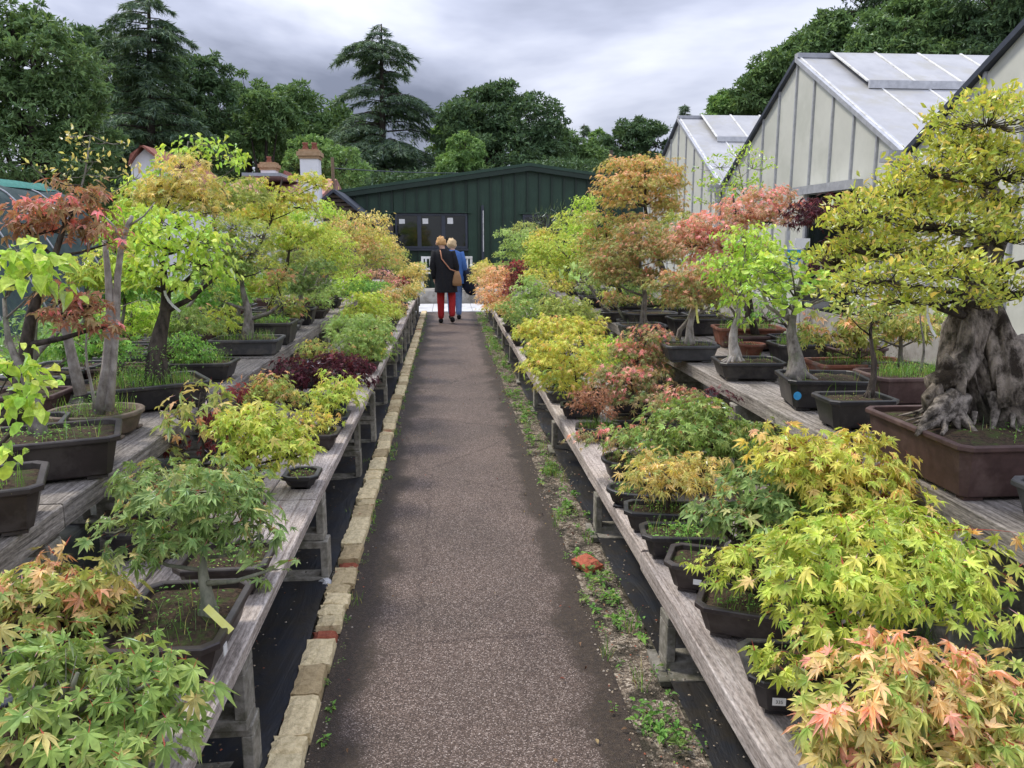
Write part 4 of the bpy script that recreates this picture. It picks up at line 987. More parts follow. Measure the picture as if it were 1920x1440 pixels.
bonsai('rusty green maple with pink tips beside the withered shrub', 'RL', 1180, 5.3, [(1170, 715, 48, 22), (1195, 745, 50, 26), (1145, 700, 26, 14), (1215, 705, 26, 16)], 'pink', ls=.04, cover=2.6, pot=P_('rect', .3, .22, .1, 0, 'black'), base=(1.25, 5.3), trunk=(.010, BARKD))
bonsai('pink topped small maple in front of the dark gap under the high right bench', 'RL', 1275, 4.7, [(1275, 742, 42, 16), (1255, 760, 30, 16), (1305, 755, 28, 14)], 'pink', ls=.036, cover=2.4, pot=P_('rect', .28, .2, .1, 0, 'black'), base=(1.45, 4.75), trunk=(.008, BARKD))
bonsai('wispy dark purple seedling maple between the green dome and the grey timber', 'RL', 1345, 4.4, [(1350, 745, 24, 12), (1340, 765, 20, 12)], 'purple', leaf='cut', ls=.036, cover=1.0, pot=P_('rect', .2, .16, .08, 0, 'black'), base=(1.42, 4.4), trunk=(.004, BARKD))
bonsai('tall maple with crimson pink top rising in front of the high right bench post', 'RL', 1210, 5.9, [(1215, 632, 42, 17), (1190, 662, 44, 20), (1235, 665, 30, 22), (1262, 668, 20, 9), (1210, 700, 46, 24), (1170, 655, 18, 10)], 'pink', ls=.042, cover=2.6, pot=P_('rect', .3, .24, .1, 0, 'black'), base=(1.36, 5.9), trunk=(.010, BARKD))
bonsai('bright lime maple tucked left of the crimson pink one', 'RL', 1140, 6.2, [(1140, 662, 42, 20), (1115, 680, 32, 18), (1160, 645, 22, 12)], 'limebr', ls=.04, cover=2.6, pot=P_('rect', .28, .2, .1, 0, 'black'), base=(1.15, 6.3), trunk=(.008, BARKD))
bonsai('feathery gold tipped maple hanging over two black pots at the right bench edge', 'RL', 1050, 5.8, [(1075, 655, 58, 24), (1035, 685, 48, 22), (1090, 695, 46, 24), (1010, 655, 20, 14), (1055, 720, 42, 20)], 'yellow', leaf='cut', ls=.042, cover=2.8, pot=P_('rect', .32, .22, .1, -8, 'black'), base=(.98, 5.75), trunk=(.010, BARKD), weeds=(30, .03))
bonsai('broad flat topped yellow maple, second of the gold ones along the low right bench', 'RL', 1055, 6.9, [(1045, 608, 62, 14), (1085, 622, 45, 16), (1020, 628, 50, 15), (1110, 608, 25, 12), (990, 620, 20, 12)], 'yellow', leaf='cut', ls=.042, cover=2.9, pot=P_('rect', .32, .22, .1, 0, 'black'), base=(1.0, 6.8), trunk=(.010, BARKD))
bonsai('olive green maple mound behind the flat topped yellow maple', 'RL', 1060, 8.0, [(1060, 580, 45, 24), (1085, 592, 34, 18), (1030, 575, 22, 18)], 'olive', ls=.04, cover=2.6, base=(1.15, 8.1), trunk=(.010, BARKD))
bonsai('mid green maple spilling over the pots at the right bench edge', 'RL', 985, 8.3, [(985, 592, 32, 24), (960, 575, 24, 15), (1010, 600, 25, 22)], 'green', ls=.04, cover=2.6, base=(.95, 8.3), trunk=(.010, BARKD))
bonsai('pale green maple with big soft leaves in front of the deep red one', 'RL', 993, 9.3, [(993, 535, 22, 18), (1005, 555, 28, 18), (985, 560, 22, 14)], 'palegrn', leaf='maple5', ls=.055, cover=2.4, base=(1.0, 9.4), trunk=(.008, BARKD))
bonsai('yellow gold maple right of the pale green one', 'RL', 1020, 10.0, [(1012, 522, 26, 15), (1040, 540, 26, 14), (1000, 510, 12, 9)], 'yellow', ls=.042, cover=2.6, base=(1.2, 10.0), trunk=(.008, BARKD))
bonsai('deep red maple standing among the peach coloured ones', 'RL', 966, 10.8, [(968, 500, 18, 12), (972, 522, 20, 18), (960, 545, 16, 14)], 'crimson', ls=.044, cover=2.6, base=(1.1, 11.0), trunk=(.008, BARKD))
bonsai('peach apricot maple mound at the edge of the low right bench', 'RL', 925, 11.5, [(925, 548, 28, 18), (938, 568, 26, 12), (915, 562, 22, 14)], 'peachfar', ls=.04, cover=2.8, base=(.92, 11.2), trunk=(.008, BARKD))
bonsai('apricot maple behind the first peach mound', 'RL', 935, 12.6, [(932, 515, 24, 16), (920, 530, 22, 14), (948, 525, 16, 14)], 'peachfar', ls=.042, cover=2.8, base=(1.0, 12.7), trunk=(.008, BARKD))
bonsai('orange brushed small maple under the apricot ones', 'RL', 930, 10.3, [(932, 578, 24, 12), (950, 588, 16, 10)], 'orange', ls=.04, cover=2.6, base=(.93, 10.2), trunk=(.008, BARKD))
bonsai('small yellow green maple next to the peach mound, far along the low right bench', 'RL', 905, 14.0, [(905, 508, 18, 13), (898, 525, 16, 14)], 'cream', ls=.042, cover=2.8, base=(.95, 14.2), trunk=(.008, BARKD))
bonsai('dusky mauve dwarf maple at the bench end nearest the plinth, right', 'RL', 897, 15.5, [(897, 520, 12, 14)], 'rust', ls=.044, cover=2.6, base=(.95, 15.6), trunk=(.008, BARKD))
bonsai('yellow maple at the far end of the low right bench', 'RL', 898, 16.5, [(900, 500, 14, 9), (912, 500, 12, 12)], 'yellow', ls=.046, cover=2.6, base=(1.15, 16.4), trunk=(.008, BARKD))

# ============================================================ right side, high bench
def old_trunk(root, O):
    """massive gnarled trunk with buttress roots spilling over the soil"""
    h = .21; T_ = TB(); Y0 = root.location.y
    b = WY(1850, 775, 2.92)-O; pts = [b+Vector((0, 0, -.10)), b+Vector((0, 0, -.02)), WY(1826, 722, 2.93)-O, WY(1806, 665, 2.94)-O, WY(1810, 610, 2.96)-O, WY(1832, 550, 2.98)-O, WY(1850, 480, 2.98)-O, WY(1872, 410, 3.0)-O, WY(1850, 340, 3.0)-O, WY(1862, 270, 3.0)-O]
    V, T = tube_np(pts, [.185, .165, .118, .094, .080, .066, .062, .05, .035, .02], 56, .55, 11); T_.add(V, T)
    V, T = tube_np([WY(1905, 760, 2.80)-O, WY(1890, 690, 2.84)-O, WY(1872, 610, 2.92)-O, WY(1862, 560, 2.97)-O], [.10, .075, .05, .03], 32, .6, 13); T_.add(V, T)
    V, T = tube_np([WY(1745, 720, 2.86)-O, WY(1790, 705, 2.86)-O, WY(1815, 660, 2.9)-O], [.035, .06, .05], 20, .35, 14); T_.add(V, T)
    V, T = tube_np([WY(1795, 570, 2.92)-O, WY(1812, 575, 2.92)-O, WY(1825, 580, 2.93)-O], [.03, .042, .045], 16, .35, 14); T_.add(V, T)
    V, T = tube_np([WY(1925, 640, 2.86)-O, WY(1905, 650, 2.86)-O, WY(1890, 700, 2.86)-O], [.035, .04, .05], 16, .4, 14); T_.add(V, T)
    for px, py, r, yy in ((1752, 745, .04, 2.84), (1800, 722, .03, 2.82), (1770, 690, .026, 2.86), (1885, 745, .05, 2.82), (1905, 690, .035, 2.88)):
        q = WY(px, py, yy)-O; V, T = tube_np([q+Vector((-r*.3, 0, -r*1.8)), q+Vector((0, 0, -r)), q, q+Vector((r*.2, 0, r)), q+Vector((r*.6, .02, r*2.0))], [r*.5, r*.9, r*.95, r*.75, r*.3], 18, .75, 20); T_.add(V, T)
    T_.build('trunk', M2('old_grey_bark', (.030, .022, .015), (.32, .27, .22), 15, .9, 1.0, .035, 'World', (1, 1, .5), lo=.42, hi=.60, c3=(.05, .045, .03), s3=6), root)
    RB = M2('root_bark', (.06, .05, .04), (.30, .26, .22), 30, .9, .9, .01, lo=.42, hi=.6)
    for pxs in ([(1790, 735), (1770, 770), (1752, 790), (1735, 800), (1718, 812)], [(1795, 740), (1785, 775), (1770, 790), (1772, 806), (1765, 822)], [(1812, 745), (1800, 775), (1815, 795), (1822, 815), (1832, 826)],
                [(1770, 745), (1762, 765), (1738, 780), (1722, 790)], [(1860, 735), (1868, 770), (1862, 800), (1855, 825)], [(1900, 760), (1915, 790), (1930, 815)], [(1775, 760), (1790, 782), (1800, 800)]):
        pts = []
        for k, (px, py) in enumerate(pxs):
            q = WY(px, py, 2.82-.03*k)-O; q.z = max(q.z, h-.01) if k < len(pxs)-1 else h-.02; pts.append(q)
        r0 = random.uniform(.022, .032); V, T = tube_np(pts, [r0*(1-.72*k/(len(pts)-1)) for k in range(len(pts))], 9, .4, 30); part('surface_root', V, T, RB, root, smooth=True)
    for k in range(16):
        a = random.uniform(2.6, 6.4); q = Vector((b.x+.19*math.cos(a), b.y+.17*math.sin(a), h-.02)); e_ = q+Vector((math.cos(a), math.sin(a), 0))*random.uniform(.05, .16); e_.x = max(-.44, min(.44, e_.x)); e_.y = max(-.28, e_.y)
        V, T = tube_np([q+Vector((0, 0, .06)), q.lerp(e_, .4)+Vector((random.uniform(-.02, .02), 0, .022)), e_], [.012, .008, .003], 6, .3, 40); part('surface_root', V, T, RB, root, smooth=True)
    bt = TB()
    for pxs, r0 in (([(1850, 600), (1800, 590), (1755, 575), (1735, 560)], .020), ([(1858, 560), (1790, 545), (1700, 540), (1640, 530)], .016), ([(1862, 520), (1900, 500), (1930, 490)], .028), ([(1868, 440), (1780, 430), (1700, 420), (1620, 400)], .018),
                    ([(1870, 400), (1905, 380), (1930, 370)], .028), ([(1860, 350), (1780, 330), (1720, 310)], .014), ([(1860, 560), (1900, 555), (1930, 545)], .022), ([(1855, 300), (1830, 250), (1800, 230)], .012), ([(1850, 470), (1770, 470), (1690, 490), (1600, 470)], .016)):
        pts = [WY(px, py, 2.95-.05*k)-O for k, (px, py) in enumerate(pxs)]; V, T = tube_np(pts, [r0*(1-.6*k/(len(pts)-1)) for k in range(len(pts))], 8, .25, 20); bt.add(V, T)
    bt.build('limb', BARKD, root)
    plant_label(root, WY(1738, 570, 2.80), .12, PAPER, .009, 1.2); plant_label(root, WY(1736, 572, 2.78), .13, YELTAG, .006, .3)
bonsai('ancient bonsai with gnarled buttress trunk and yellow orange crown in a long brown pot', 'RU', 0, 0,
       [(1850, 225, 110, 42), (1760, 320, 85, 45), (1880, 320, 80, 60), (1830, 280, 70, 30), (1625, 400, 85, 34), (1760, 420, 110, 45), (1880, 440, 70, 40), (1590, 425, 50, 22), (1690, 360, 70, 30), (1660, 520, 85, 28, -.2), (1760, 505, 90, 34, -.2), (1600, 545, 60, 20, -.1), (1830, 520, 50, 32, -.25), (1700, 560, 60, 22, -.2), (1640, 460, 80, 24), (1890, 540, 40, 40, .1), (1700, 470, 100, 42, .15), (1820, 380, 90, 60, .15), (1790, 560, 80, 26, .05), (1720, 380, 80, 45, .15), (1860, 190, 60, 22, .1), (1780, 270, 50, 30, .1), (1570, 490, 50, 30, .05)],
       'ygold', leaf='small', ls=.029, cover=3.3, pot=P_('rect', 1.0, .68, .205, 0, 'brown'), base=corner(1.75, 2.50, 1.0, .68, 0), trunk=(.0001, BARKD, BARKD), upleaf=.35, twig=4.0, sub=old_trunk, weeds=(260, .02), grass=90, droop=0)
bonsai('grey plastic pot cut off by the right edge, its bonsai hardly in view', 'RU', 0, 0, [(2010, 850, 60, 40)], 'ygold', leaf='small', ls=.034, cover=1, pot=P_('rect', .4, .3, .13, 0, 'grey'), base=corner(1.84, 2.12, .4, .3, 0), trunk=(.012, BARK))
bonsai('slender straight trunk on exposed roots in a black pot beside the long brown pot', 'RU', 0, 0, [(1625, 572, 62, 24), (1590, 585, 35, 18), (1665, 590, 36, 18), (1640, 600, 36, 12)], 'olive', leaf='small', ls=.036, cover=1.9,
       pot=P_('rect', .34, .26, .15, 0, 'black'), base=corner(1.80, 3.52, .34, .26, 0), trunk=(.0135, BARKD), roots=9, foot=1630, upleaf=.2, grass=10, top=tuple(WY(1638, 580, 3.72)))
def open_limbs(root, O):
    t = TB()
    for pxs, r0 in (([(1480, 600), (1440, 575), (1428, 545), (1432, 520)], .012), ([(1490, 570), (1500, 530), (1512, 500), (1520, 472)], .014), ([(1495, 560), (1530, 545), (1540, 500), (1532, 485)], .009), ([(1500, 580), (1550, 560), (1590, 540)], .008), ([(1480, 590), (1440, 600), (1420, 570)], .007)):
        pts = [WY(px, py, 4.2)-O for px, py in pxs]; t.tube(pts, [r0*(1-.6*k/(len(pts)-1)) for k in range(len(pts))], 7, .25, 30)
    t.build('limb', BARKL, root)
bonsai('ginkgo with fan shaped leaves and coiled roots in a black pot with blue sticker', 'RU', 0, 0, [(1450, 505, 44, 22), (1500, 535, 50, 24), (1555, 525, 40, 16), (1430, 540, 28, 20), (1480, 570, 40, 14), (1480, 480, 30, 16), (1560, 545, 25, 12)], 'limebr', leaf='ginkgo', ls=.036, cover=1.25,
       pot=P_('rect', .44, .38, .165, -10, 'black'), base=corner(1.80, 3.98, .44, .38, R(-10)), trunk=(.036, BARK), roots=7, foot=1492, top=tuple(WY(1492, 560, 4.2)), stick=(-.175, -.1865, .040, .044, '', BLUESTK), sub=open_limbs, grass=15)
bonsai('bright green beech like bonsai with pale flared trunk and knuckled roots in a black pot', 'RU', 0, 0, [(1400, 445, 40, 24), (1420, 470, 42, 24), (1355, 492, 42, 18), (1390, 525, 52, 26), (1350, 515, 30, 14), (1430, 500, 34, 24), (1375, 560, 28, 14), (1395, 600, 14, 12)], 'limebr', leaf='oval', ls=.042, cover=2.3,
       pot=P_('rect', .42, .34, .12, -6, 'black'), base=corner(1.74, 4.86, .42, .34, R(-6)), trunk=(.030, BARKL), roots=10, foot=1378, top=tuple(WY(1385, 560, 5.0)), grass=20)
def twin(root, O):
    t = TB(); t.tube([WY(1270, 650, 5.95)-O, WY(1275, 620, 5.95)-O, WY(1290, 600, 5.95)-O, WY(1300, 570, 5.95)-O], [.02, .018, .014, .01], 8, .3, 30); t.build('second_trunk', BARK, root); plant_label(root, WY(1306, 572, 5.6), .13, YELTAG, .016)
bonsai('orange brown maple on a pale mottled trunk, yellow tag, shallow grey pot', 'RU', 0, 0, [(1260, 530, 44, 18), (1300, 560, 48, 20), (1330, 530, 46, 26), (1275, 560, 30, 16), (1350, 560, 30, 20), (1310, 515, 40, 18)], 'rust', ls=.038, cover=2.5,
       pot=P_('rect', .40, .30, .125, 0, 'grey'), base=corner(1.60, 5.62, .40, .30, 0), trunk=(.024, BARKL), foot=1294, sub=twin, grass=40)
bonsai('tall pink flushed maple crown spreading before the middle greenhouse', 'RU', 1390, 6.3, [(1440, 368, 46, 17), (1395, 395, 56, 22), (1345, 425, 62, 26), (1300, 455, 48, 26), (1440, 410, 44, 25), (1290, 430, 30, 12), (1370, 460, 50, 26), (1335, 490, 50, 24), (1480, 385, 22, 14)], 'pinkstr', ls=.04, cover=2.5,
       pot=P_('rect', .45, .35, .12, 0, 'brown'), base=(2.5, 6.3), trunk=(.02, BARKD))
bonsai('red flushed maple with a leaning dark trunk in a grey brown pot', 'RU', 0, 0, [(1200, 432, 44, 16), (1190, 465, 62, 26), (1150, 495, 42, 22), (1235, 480, 42, 28), (1180, 520, 44, 20), (1230, 520, 36, 18), (1160, 465, 26, 12), (1140, 520, 22, 20)], 'rust', ls=.04, cover=2.7,
       pot=P_('rect', .42, .32, .125, 0, 'grey'), base=corner(1.55, 6.98, .46, .32, 0), trunk=(.024, BARK), foot=1208, top=tuple(WY(1200, 480, 7.1)), roots=5, grass=20)
bonsai('small red brown maple seedling in a big round black tub', 'RU', 1150, 7.75, [(1150, 560, 20, 12), (1140, 572, 12, 8), (1195, 562, 22, 8)], 'rust', ls=.034, cover=2.2, pot=P_('oval', .55, .46, .17, 0, 'black'), base=(1.98, 7.75), trunk=(.006, BARKD))
bonsai('tallest orange apricot maple with layered crown beside the far greenhouse', 'RU', 1215, 8.6, [(1162, 312, 34, 14), (1225, 312, 44, 20), (1185, 345, 66, 22), (1245, 350, 38, 32), (1150, 362, 34, 12), (1195, 378, 60, 18), (1255, 395, 30, 24), (1200, 415, 50, 14)], 'orange', ls=.045, cover=2.8,
       pot=P_('rect', .5, .4, .14, 0, 'black'), base=(2.4, 8.7), trunk=(.03, BARKD))
bonsai('ochre green maple left of the layered orange one', 'RU', 1125, 8.9, [(1130, 412, 36, 16), (1155, 440, 34, 18), (1120, 450, 36, 22), (1110, 490, 30, 26), (1135, 520, 30, 20)], 'grnorange', ls=.042, cover=2.6, pot=P_('rect', .4, .3, .14, 0, 'black'), base=(1.98, 8.9), trunk=(.02, BARKD))
bonsai('young heart leaved sapling on a thin stem in a small black pot', 'RU', 1084, 8.4, [(1075, 510, 14, 12), (1093, 512, 16, 12)], 'palegrn', leaf='heart', ls=.085, cover=1.5, pot=P_('rect', .28, .22, .11, 0, 'black'), base=(1.76, 8.5), trunk=(.010, BARK), top=tuple(WY(1086, 520, 8.5)))
bonsai('small thin trunked bonsai in a tiny square black pot by the round tub', 'RU', 1128, 7.9, [(1122, 520, 20, 26), (1135, 500, 18, 18)], 'green', ls=.036, cover=1.8, pot=P_('rect', .2, .18, .1, 0, 'black'), base=(1.76, 7.75), trunk=(.010, BARKG), top=tuple(WY(1128, 530, 7.9)))
bonsai('yellow lime maple with bare lower stems above the low bench', 'RU', 1050, 10.3, [(1040, 462, 42, 20), (1030, 495, 34, 22), (1065, 488, 36, 26), (1005, 478, 18, 22), (1060, 520, 30, 12)], 'lime', ls=.044, cover=2.8, pot=P_('rect', .5, .4, .13, 0, 'black'), base=(2.0, 10.4), trunk=(.02, BARK))
bonsai('light green airy maple under the roof corner of the green shed', 'RU', 1110, 10.8, [(1105, 378, 26, 11), (1095, 395, 22, 10), (1085, 440, 30, 22)], 'limebr', ls=.044, cover=2.4, base=(2.6, 11), trunk=(.014, BARK))
bonsai('dark needled pine bonsai in front of the green shed', 'RU', 1035, 12.5, [(1040, 405, 24, 11), (1015, 418, 22, 11), (1060, 415, 16, 12), (1005, 432, 18, 9), (1035, 430, 26, 10)], 'pine', leaf='needle', ls=.11, cover=3.2, base=(2.4, 12.6), trunk=(.02, BARKD), upleaf=1.0)
bonsai('loose pale green tree with spread layers at the left end of the high right bench', 'RU', 950, 13.0, [(948, 438, 18, 9), (968, 460, 24, 16), (945, 478, 18, 8), (985, 480, 24, 18), (940, 500, 12, 7), (965, 500, 18, 12), (990, 445, 18, 16)], 'palegrn', ls=.044, cover=2.6, base=(1.95, 13.2), trunk=(.016, BARK))
bonsai('yellow green maple between the loose pale tree and the lime one', 'RU', 1000, 11.6, [(1010, 455, 22, 14), (1020, 440, 20, 12), (1000, 490, 16, 22)], 'yellow', ls=.044, cover=2.6, base=(2.05, 11.7), trunk=(.014, BARK))
bonsai('airy tree with light green leaves on fine grey twigs against the greenhouse', 'RU', 1385, 7.2, [(1385, 290, 30, 14), (1350, 310, 34, 16), (1410, 310, 28, 22), (1370, 340, 48, 26), (1405, 365, 40, 22), (1350, 375, 40, 18)], 'limebr', leaf='small', ls=.042, cover=.8, pot=P_('rect', .4, .3, .14, 0, 'brown'), base=(2.85, 7.4), trunk=(.012, BARK), twig=4, upleaf=.3)
bonsai('dark purple maple between the pink maple and the yellow crown', 'RU', 1545, 5.3, [(1550, 390, 48, 20), (1520, 415, 40, 18), (1590, 470, 40, 26), (1560, 500, 48, 22), (1500, 395, 20, 14), (1600, 400, 30, 22)], 'purple', ls=.045, cover=2.0, pot=P_('rect', .4, .3, .14, 0, 'brown'), base=(2.85, 5.4), trunk=(.012, BARKD))
bonsai('young maple with salmon lower leaves in a long terracotta planter behind the ginkgo', 'RU', 1600, 4.75, [(1515, 605, 28, 14), (1560, 625, 46, 20), (1530, 640, 36, 16), (1620, 640, 40, 20), (1700, 630, 50, 18)], 'grnorange', leaf='maple5', ls=.05, cover=1.6, pot=P_('rect', .62, .34, .13, 0, 'terracotta'), base=(2.58, 4.8), trunk=(.008, BARKD), grass=200, weeds=(160, .06))
bonsai('brown planter filled with tall fresh grass behind the slender trunk', 'RU', 0, 0, [(1700, 545, 26, 18), (1750, 600, 30, 20)], 'olive', leaf='small', ls=.034, cover=.7, pot=P_('rect', .62, .36, .16, 0, 'brown'), base=(2.60, 4.18), trunk=(.006, BARK), grass=900, weeds=(300, .06))
bonsai('black pot thick with weeds between the beech like bonsai and the ginkgo', 'RU', 0, 0, [(1430, 590, 28, 22), (1450, 560, 26, 18)], 'freshgrn', leaf='ovalm', ls=.03, cover=1.2, pot=P_('rect', .46, .3, .15, 0, 'black'), base=(2.55, 5.55), trunk=(.012, BARKD), grass=420, weeds=(420, .08))
bonsai('terracotta planter with mossy weeds and an arching grey driftwood trunk', 'RU', 0, 0, [(1345, 585, 30, 8), (1390, 575, 26, 8)], 'olive', leaf='small', ls=.03, cover=.8, pot=P_('rect', .56, .36, .16, -8, 'terracotta'), base=(2.5, 6.5), trunk=(.022, BARK), grass=300, weeds=(300, .05))
bonsai('small round terracotta pot behind the pale flared trunk', 'RU', 0, 0, [(1375, 640, 10, 6)], 'freshgrn', leaf='ovalm', ls=.02, cover=1, pot=P_('oval', .2, .2, .12, 0, 'terracotta'), base=(2.25, 5.75), trunk=(.004, BARK))
bonsai('wide black planter behind the red flushed maple', 'RU', 0, 0, [(1255, 540, 26, 14)], 'green', ls=.036, cover=1.4, pot=P_('rect', .6, .36, .16, 0, 'black'), base=(2.35, 7.3), trunk=(.012, BARKD))

# ============================================================ left side, low bench
def tag1(root, O): MB().bar(WY(386, 1138, 2.08)-O, WY(434, 1184, 2.06)-O, .020, .0012, (0, -.8, .6)).build('plant_tag', YELTAG, root)
bonsai('long lobed green maple filling the bottom left corner, over a black tray', 'LL', 0, 0,
       [(120, 1290, 130, 62), (240, 1310, 90, 62), (60, 1235, 80, 42, .1), (200, 1395, 120, 55, -.05), (40, 1395, 90, 60), (310, 1260, 50, 28), (330, 1330, 40, 24)],
       'green', leaf='maple7', ls=.056, cover=3.1, pot=P_('rect', .42, .3, .10, 0, 'blue'), base=(-.86, 1.66), trunk=(.014, BARKG))
bonsai('maple turning orange and copper behind the green one at the bottom left', 'LL', 0, 0, [(100, 1085, 95, 34), (170, 1110, 60, 28), (110, 1140, 110, 36), (30, 1120, 60, 34), (200, 1150, 50, 26)], 'grnorange', ls=.046, cover=2.9,
       pot=P_('rect', .36, .28, .11, 0, 'black'), base=(-1.1, 2.15), trunk=(.014, BARKD))
bonsai('blue green maple on a curved grey green trunk hung with a yellow tag', 'LL', 0, 0,
       [(370, 915, 95, 32), (300, 950, 68, 30), (430, 975, 75, 34), (350, 1010, 90, 30), (485, 1015, 38, 28, -.05), (235, 985, 46, 24), (410, 940, 70, 34), (280, 900, 48, 20), (512, 1065, 20, 9, -.1), (270, 1030, 50, 20)],
       'bluegrn', leaf='maple7', ls=.040, cover=2.5, pot=P_('rect', .32, .44, .125, 0, 'brownblack'), base=(-.765, 2.17), trunk=(.018, BARKG), foot=388, top=tuple(WY(385, 1000, 2.2)), weeds=(90, .05), grass=40,
       stick=(.1495, -.11, .03, .03, '', PAPER), sub=tag1)
bonsai('brown mossy soil in a dark pot directly behind the blue green maple', 'LL', 0, 0, [(470, 1075, 30, 12), (300, 880, 40, 14, .3)], 'green', ls=.04, cover=1.6, pot=P_('rect', .30, .26, .11, 0, 'brownblack'), base=(-.755, 2.62), trunk=(.007, BARKD), weeds=(200, .02))
bonsai('green maple with reddish young leaves in the back row behind the blue green one', 'LL', 0, 0, [(330, 885, 70, 22), (270, 905, 50, 20), (390, 880, 40, 16), (430, 905, 40, 20)], 'green', ls=.042, cover=2.2, pot=P_('rect', .3, .24, .11, 0, 'black'), base=(-1.12, 2.95), trunk=(.010, BARKD))
bonsai('small empty black planter alone on the pale plank of the low left bench', 'LL', 0, 0, [], 'green', pot=P_('rect', .17, .2, .07, 0, 'black'), base=(-.70, 3.72), notree=True, weeds=(40, .01), cat='planter')
bonsai('bright lime yellow maple mound leaning over the small empty planter', 'LL', 0, 0, [(480, 790, 62, 34), (510, 830, 62, 36), (450, 840, 46, 34), (545, 850, 40, 24), (490, 875, 55, 20), (430, 800, 26, 20)], 'lime', leaf='maple5', ls=.044, cover=3.0, pot=P_('rect', .26, .2, .09, 0, 'black'), base=(-.98, 3.55), trunk=(.010, BARKD))
bonsai('large leaved maple mixing green with apricot tops against the high left bench', 'LL', 0, 0, [(345, 785, 40, 22), (390, 740, 40, 22), (390, 800, 30, 18), (420, 770, 30, 24), (320, 830, 22, 12)], 'grnorange', leaf='maple5', ls=.062, cover=1.7, pot=P_('rect', .24, .2, .09, 0, 'black'), base=(-1.18, 3.75), trunk=(.006, BARKD))
bonsai('dark red maple low between the large leaved and the lime maple', 'LL', 0, 0, [(375, 790, 32, 12), (350, 840, 26, 12), (400, 825, 26, 14), (440, 735, 20, 12)], 'crimson', ls=.044, cover=1.8, pot=P_('rect', .22, .18, .09, 0, 'black'), base=(-1.14, 4.1), trunk=(.005, BARKD))
bonsai('orange maple mound between lime and dark purple foliage', 'LL', 0, 0, [(510, 725, 38, 20), (535, 750, 34, 20), (490, 745, 30, 20)], 'grnorange', ls=.036, cover=2.9, pot=P_('rect', .24, .2, .09, 0, 'black'), base=(-1.02, 4.7), trunk=(.008, BARKD))
bonsai('yellowish maple spreading over a brown rectangular pot, low left bench', 'LL', 0, 0, [(575, 790, 36, 22), (555, 815, 28, 18), (602, 790, 20, 10)], 'yellow', ls=.038, cover=2.2, pot=P_('rect', .24, .24, .10, 0, 'brownblack'), base=(-.735, 4.42), trunk=(.007, BARKD), weeds=(60, .02))
bonsai('small lime maple with two tall yellow shoots in a blue black pot', 'LL', 0, 0, [(620, 735, 36, 20), (640, 745, 36, 24), (605, 760, 26, 14), (655, 715, 14, 10), (625, 705, 12, 9)], 'lime', leaf='maple5', ls=.042, cover=2.6, pot=P_('rect', .20, .26, .095, 0, 'blue'), base=(-.715, 4.88), trunk=(.007, BARKD), grass=20)
bonsai('dark purple maple mound, left one of the purple pair on the low left bench', 'LL', 0, 0, [(560, 690, 46, 18), (590, 705, 36, 22), (550, 720, 24, 16)], 'purple', leaf='maple5', ls=.044, cover=2.8, pot=P_('rect', .24, .2, .09, 0, 'black'), base=(-1.02, 5.5), trunk=(.008, BARKD))
bonsai('dark purple maple, right one of the purple pair, overhanging the bench edge', 'LL', 0, 0, [(640, 685, 46, 20), (665, 710, 28, 26), (615, 680, 28, 16)], 'purple', leaf='maple5', ls=.044, cover=2.8, pot=P_('rect', .22, .26, .09, 0, 'blue'), base=(-.78, 5.45), trunk=(.008, BARKD))
bonsai('green maple sprinkled with red young leaves behind the purple pair', 'LL', 0, 0, [(590, 655, 30, 16), (610, 672, 26, 12), (575, 675, 22, 12)], 'grnorange', leaf='maple5', ls=.042, cover=2.4, base=(-1.08, 6.3), trunk=(.008, BARKD))
bonsai('soft green maple mound hanging over a pale tray at the left bench edge', 'LL', 0, 0, [(690, 660, 38, 20), (660, 640, 40, 22), (650, 670, 30, 18), (710, 635, 26, 18)], 'green', ls=.04, cover=2.8, pot=P_('rect', .24, .3, .07, 0, 'white'), base=(-.76, 6.35), trunk=(.008, BARKD))
bonsai('light green maple, second mound beyond the pale tray', 'LL', 0, 0, [(660, 605, 40, 18), (700, 612, 36, 18), (640, 618, 30, 16)], 'palegrn', ls=.042, cover=2.8, base=(-.95, 7.3), trunk=(.008, BARKD))
bonsai('yellow green maple rising before the orange speckled one, low left bench', 'LL', 0, 0, [(690, 565, 34, 18), (712, 585, 32, 16), (675, 585, 30, 14)], 'lime', ls=.042, cover=2.8, base=(-.85, 8.4), trunk=(.008, BARKD))
bonsai('orange speckled maple over black pots beside the bent board', 'LL', 0, 0, [(728, 560, 22, 22), (742, 580, 16, 14)], 'orange', ls=.04, cover=2.8, base=(-.78, 9.4), trunk=(.008, BARKD))
bonsai('flat topped fresh green maple under a salmon coloured one', 'LL', 0, 0, [(695, 537, 38, 11), (680, 548, 24, 9)], 'freshgrn', ls=.04, cover=2.8, base=(-1.05, 9.8), trunk=(.008, BARKD))
bonsai('salmon orange maple above the flat topped green one', 'LL', 0, 0, [(705, 515, 28, 9), (735, 530, 20, 12)], 'pinkstr', ls=.04, cover=2.8, base=(-1.02, 10.8), trunk=(.008, BARKD))
bonsai('small crimson maple spot halfway down the low left bench', 'LL', 0, 0, [(755, 528, 14, 8)], 'crimson', ls=.04, cover=2.8, base=(-.88, 11.6), trunk=(.008, BARKD))
bonsai('yellow green maple mound at the path side near the far end, left', 'LL', 0, 0, [(775, 540, 20, 16), (762, 552, 16, 12)], 'cream', ls=.042, cover=2.8, base=(-.75, 12.2), trunk=(.008, BARKD))
bonsai('dusty gold maple behind it against the green shed wall', 'LL', 0, 0, [(778, 508, 20, 13), (765, 518, 18, 12), (790, 520, 8, 14)], 'cream', ls=.044, cover=2.8, base=(-.85, 14.2), trunk=(.008, BARKD))
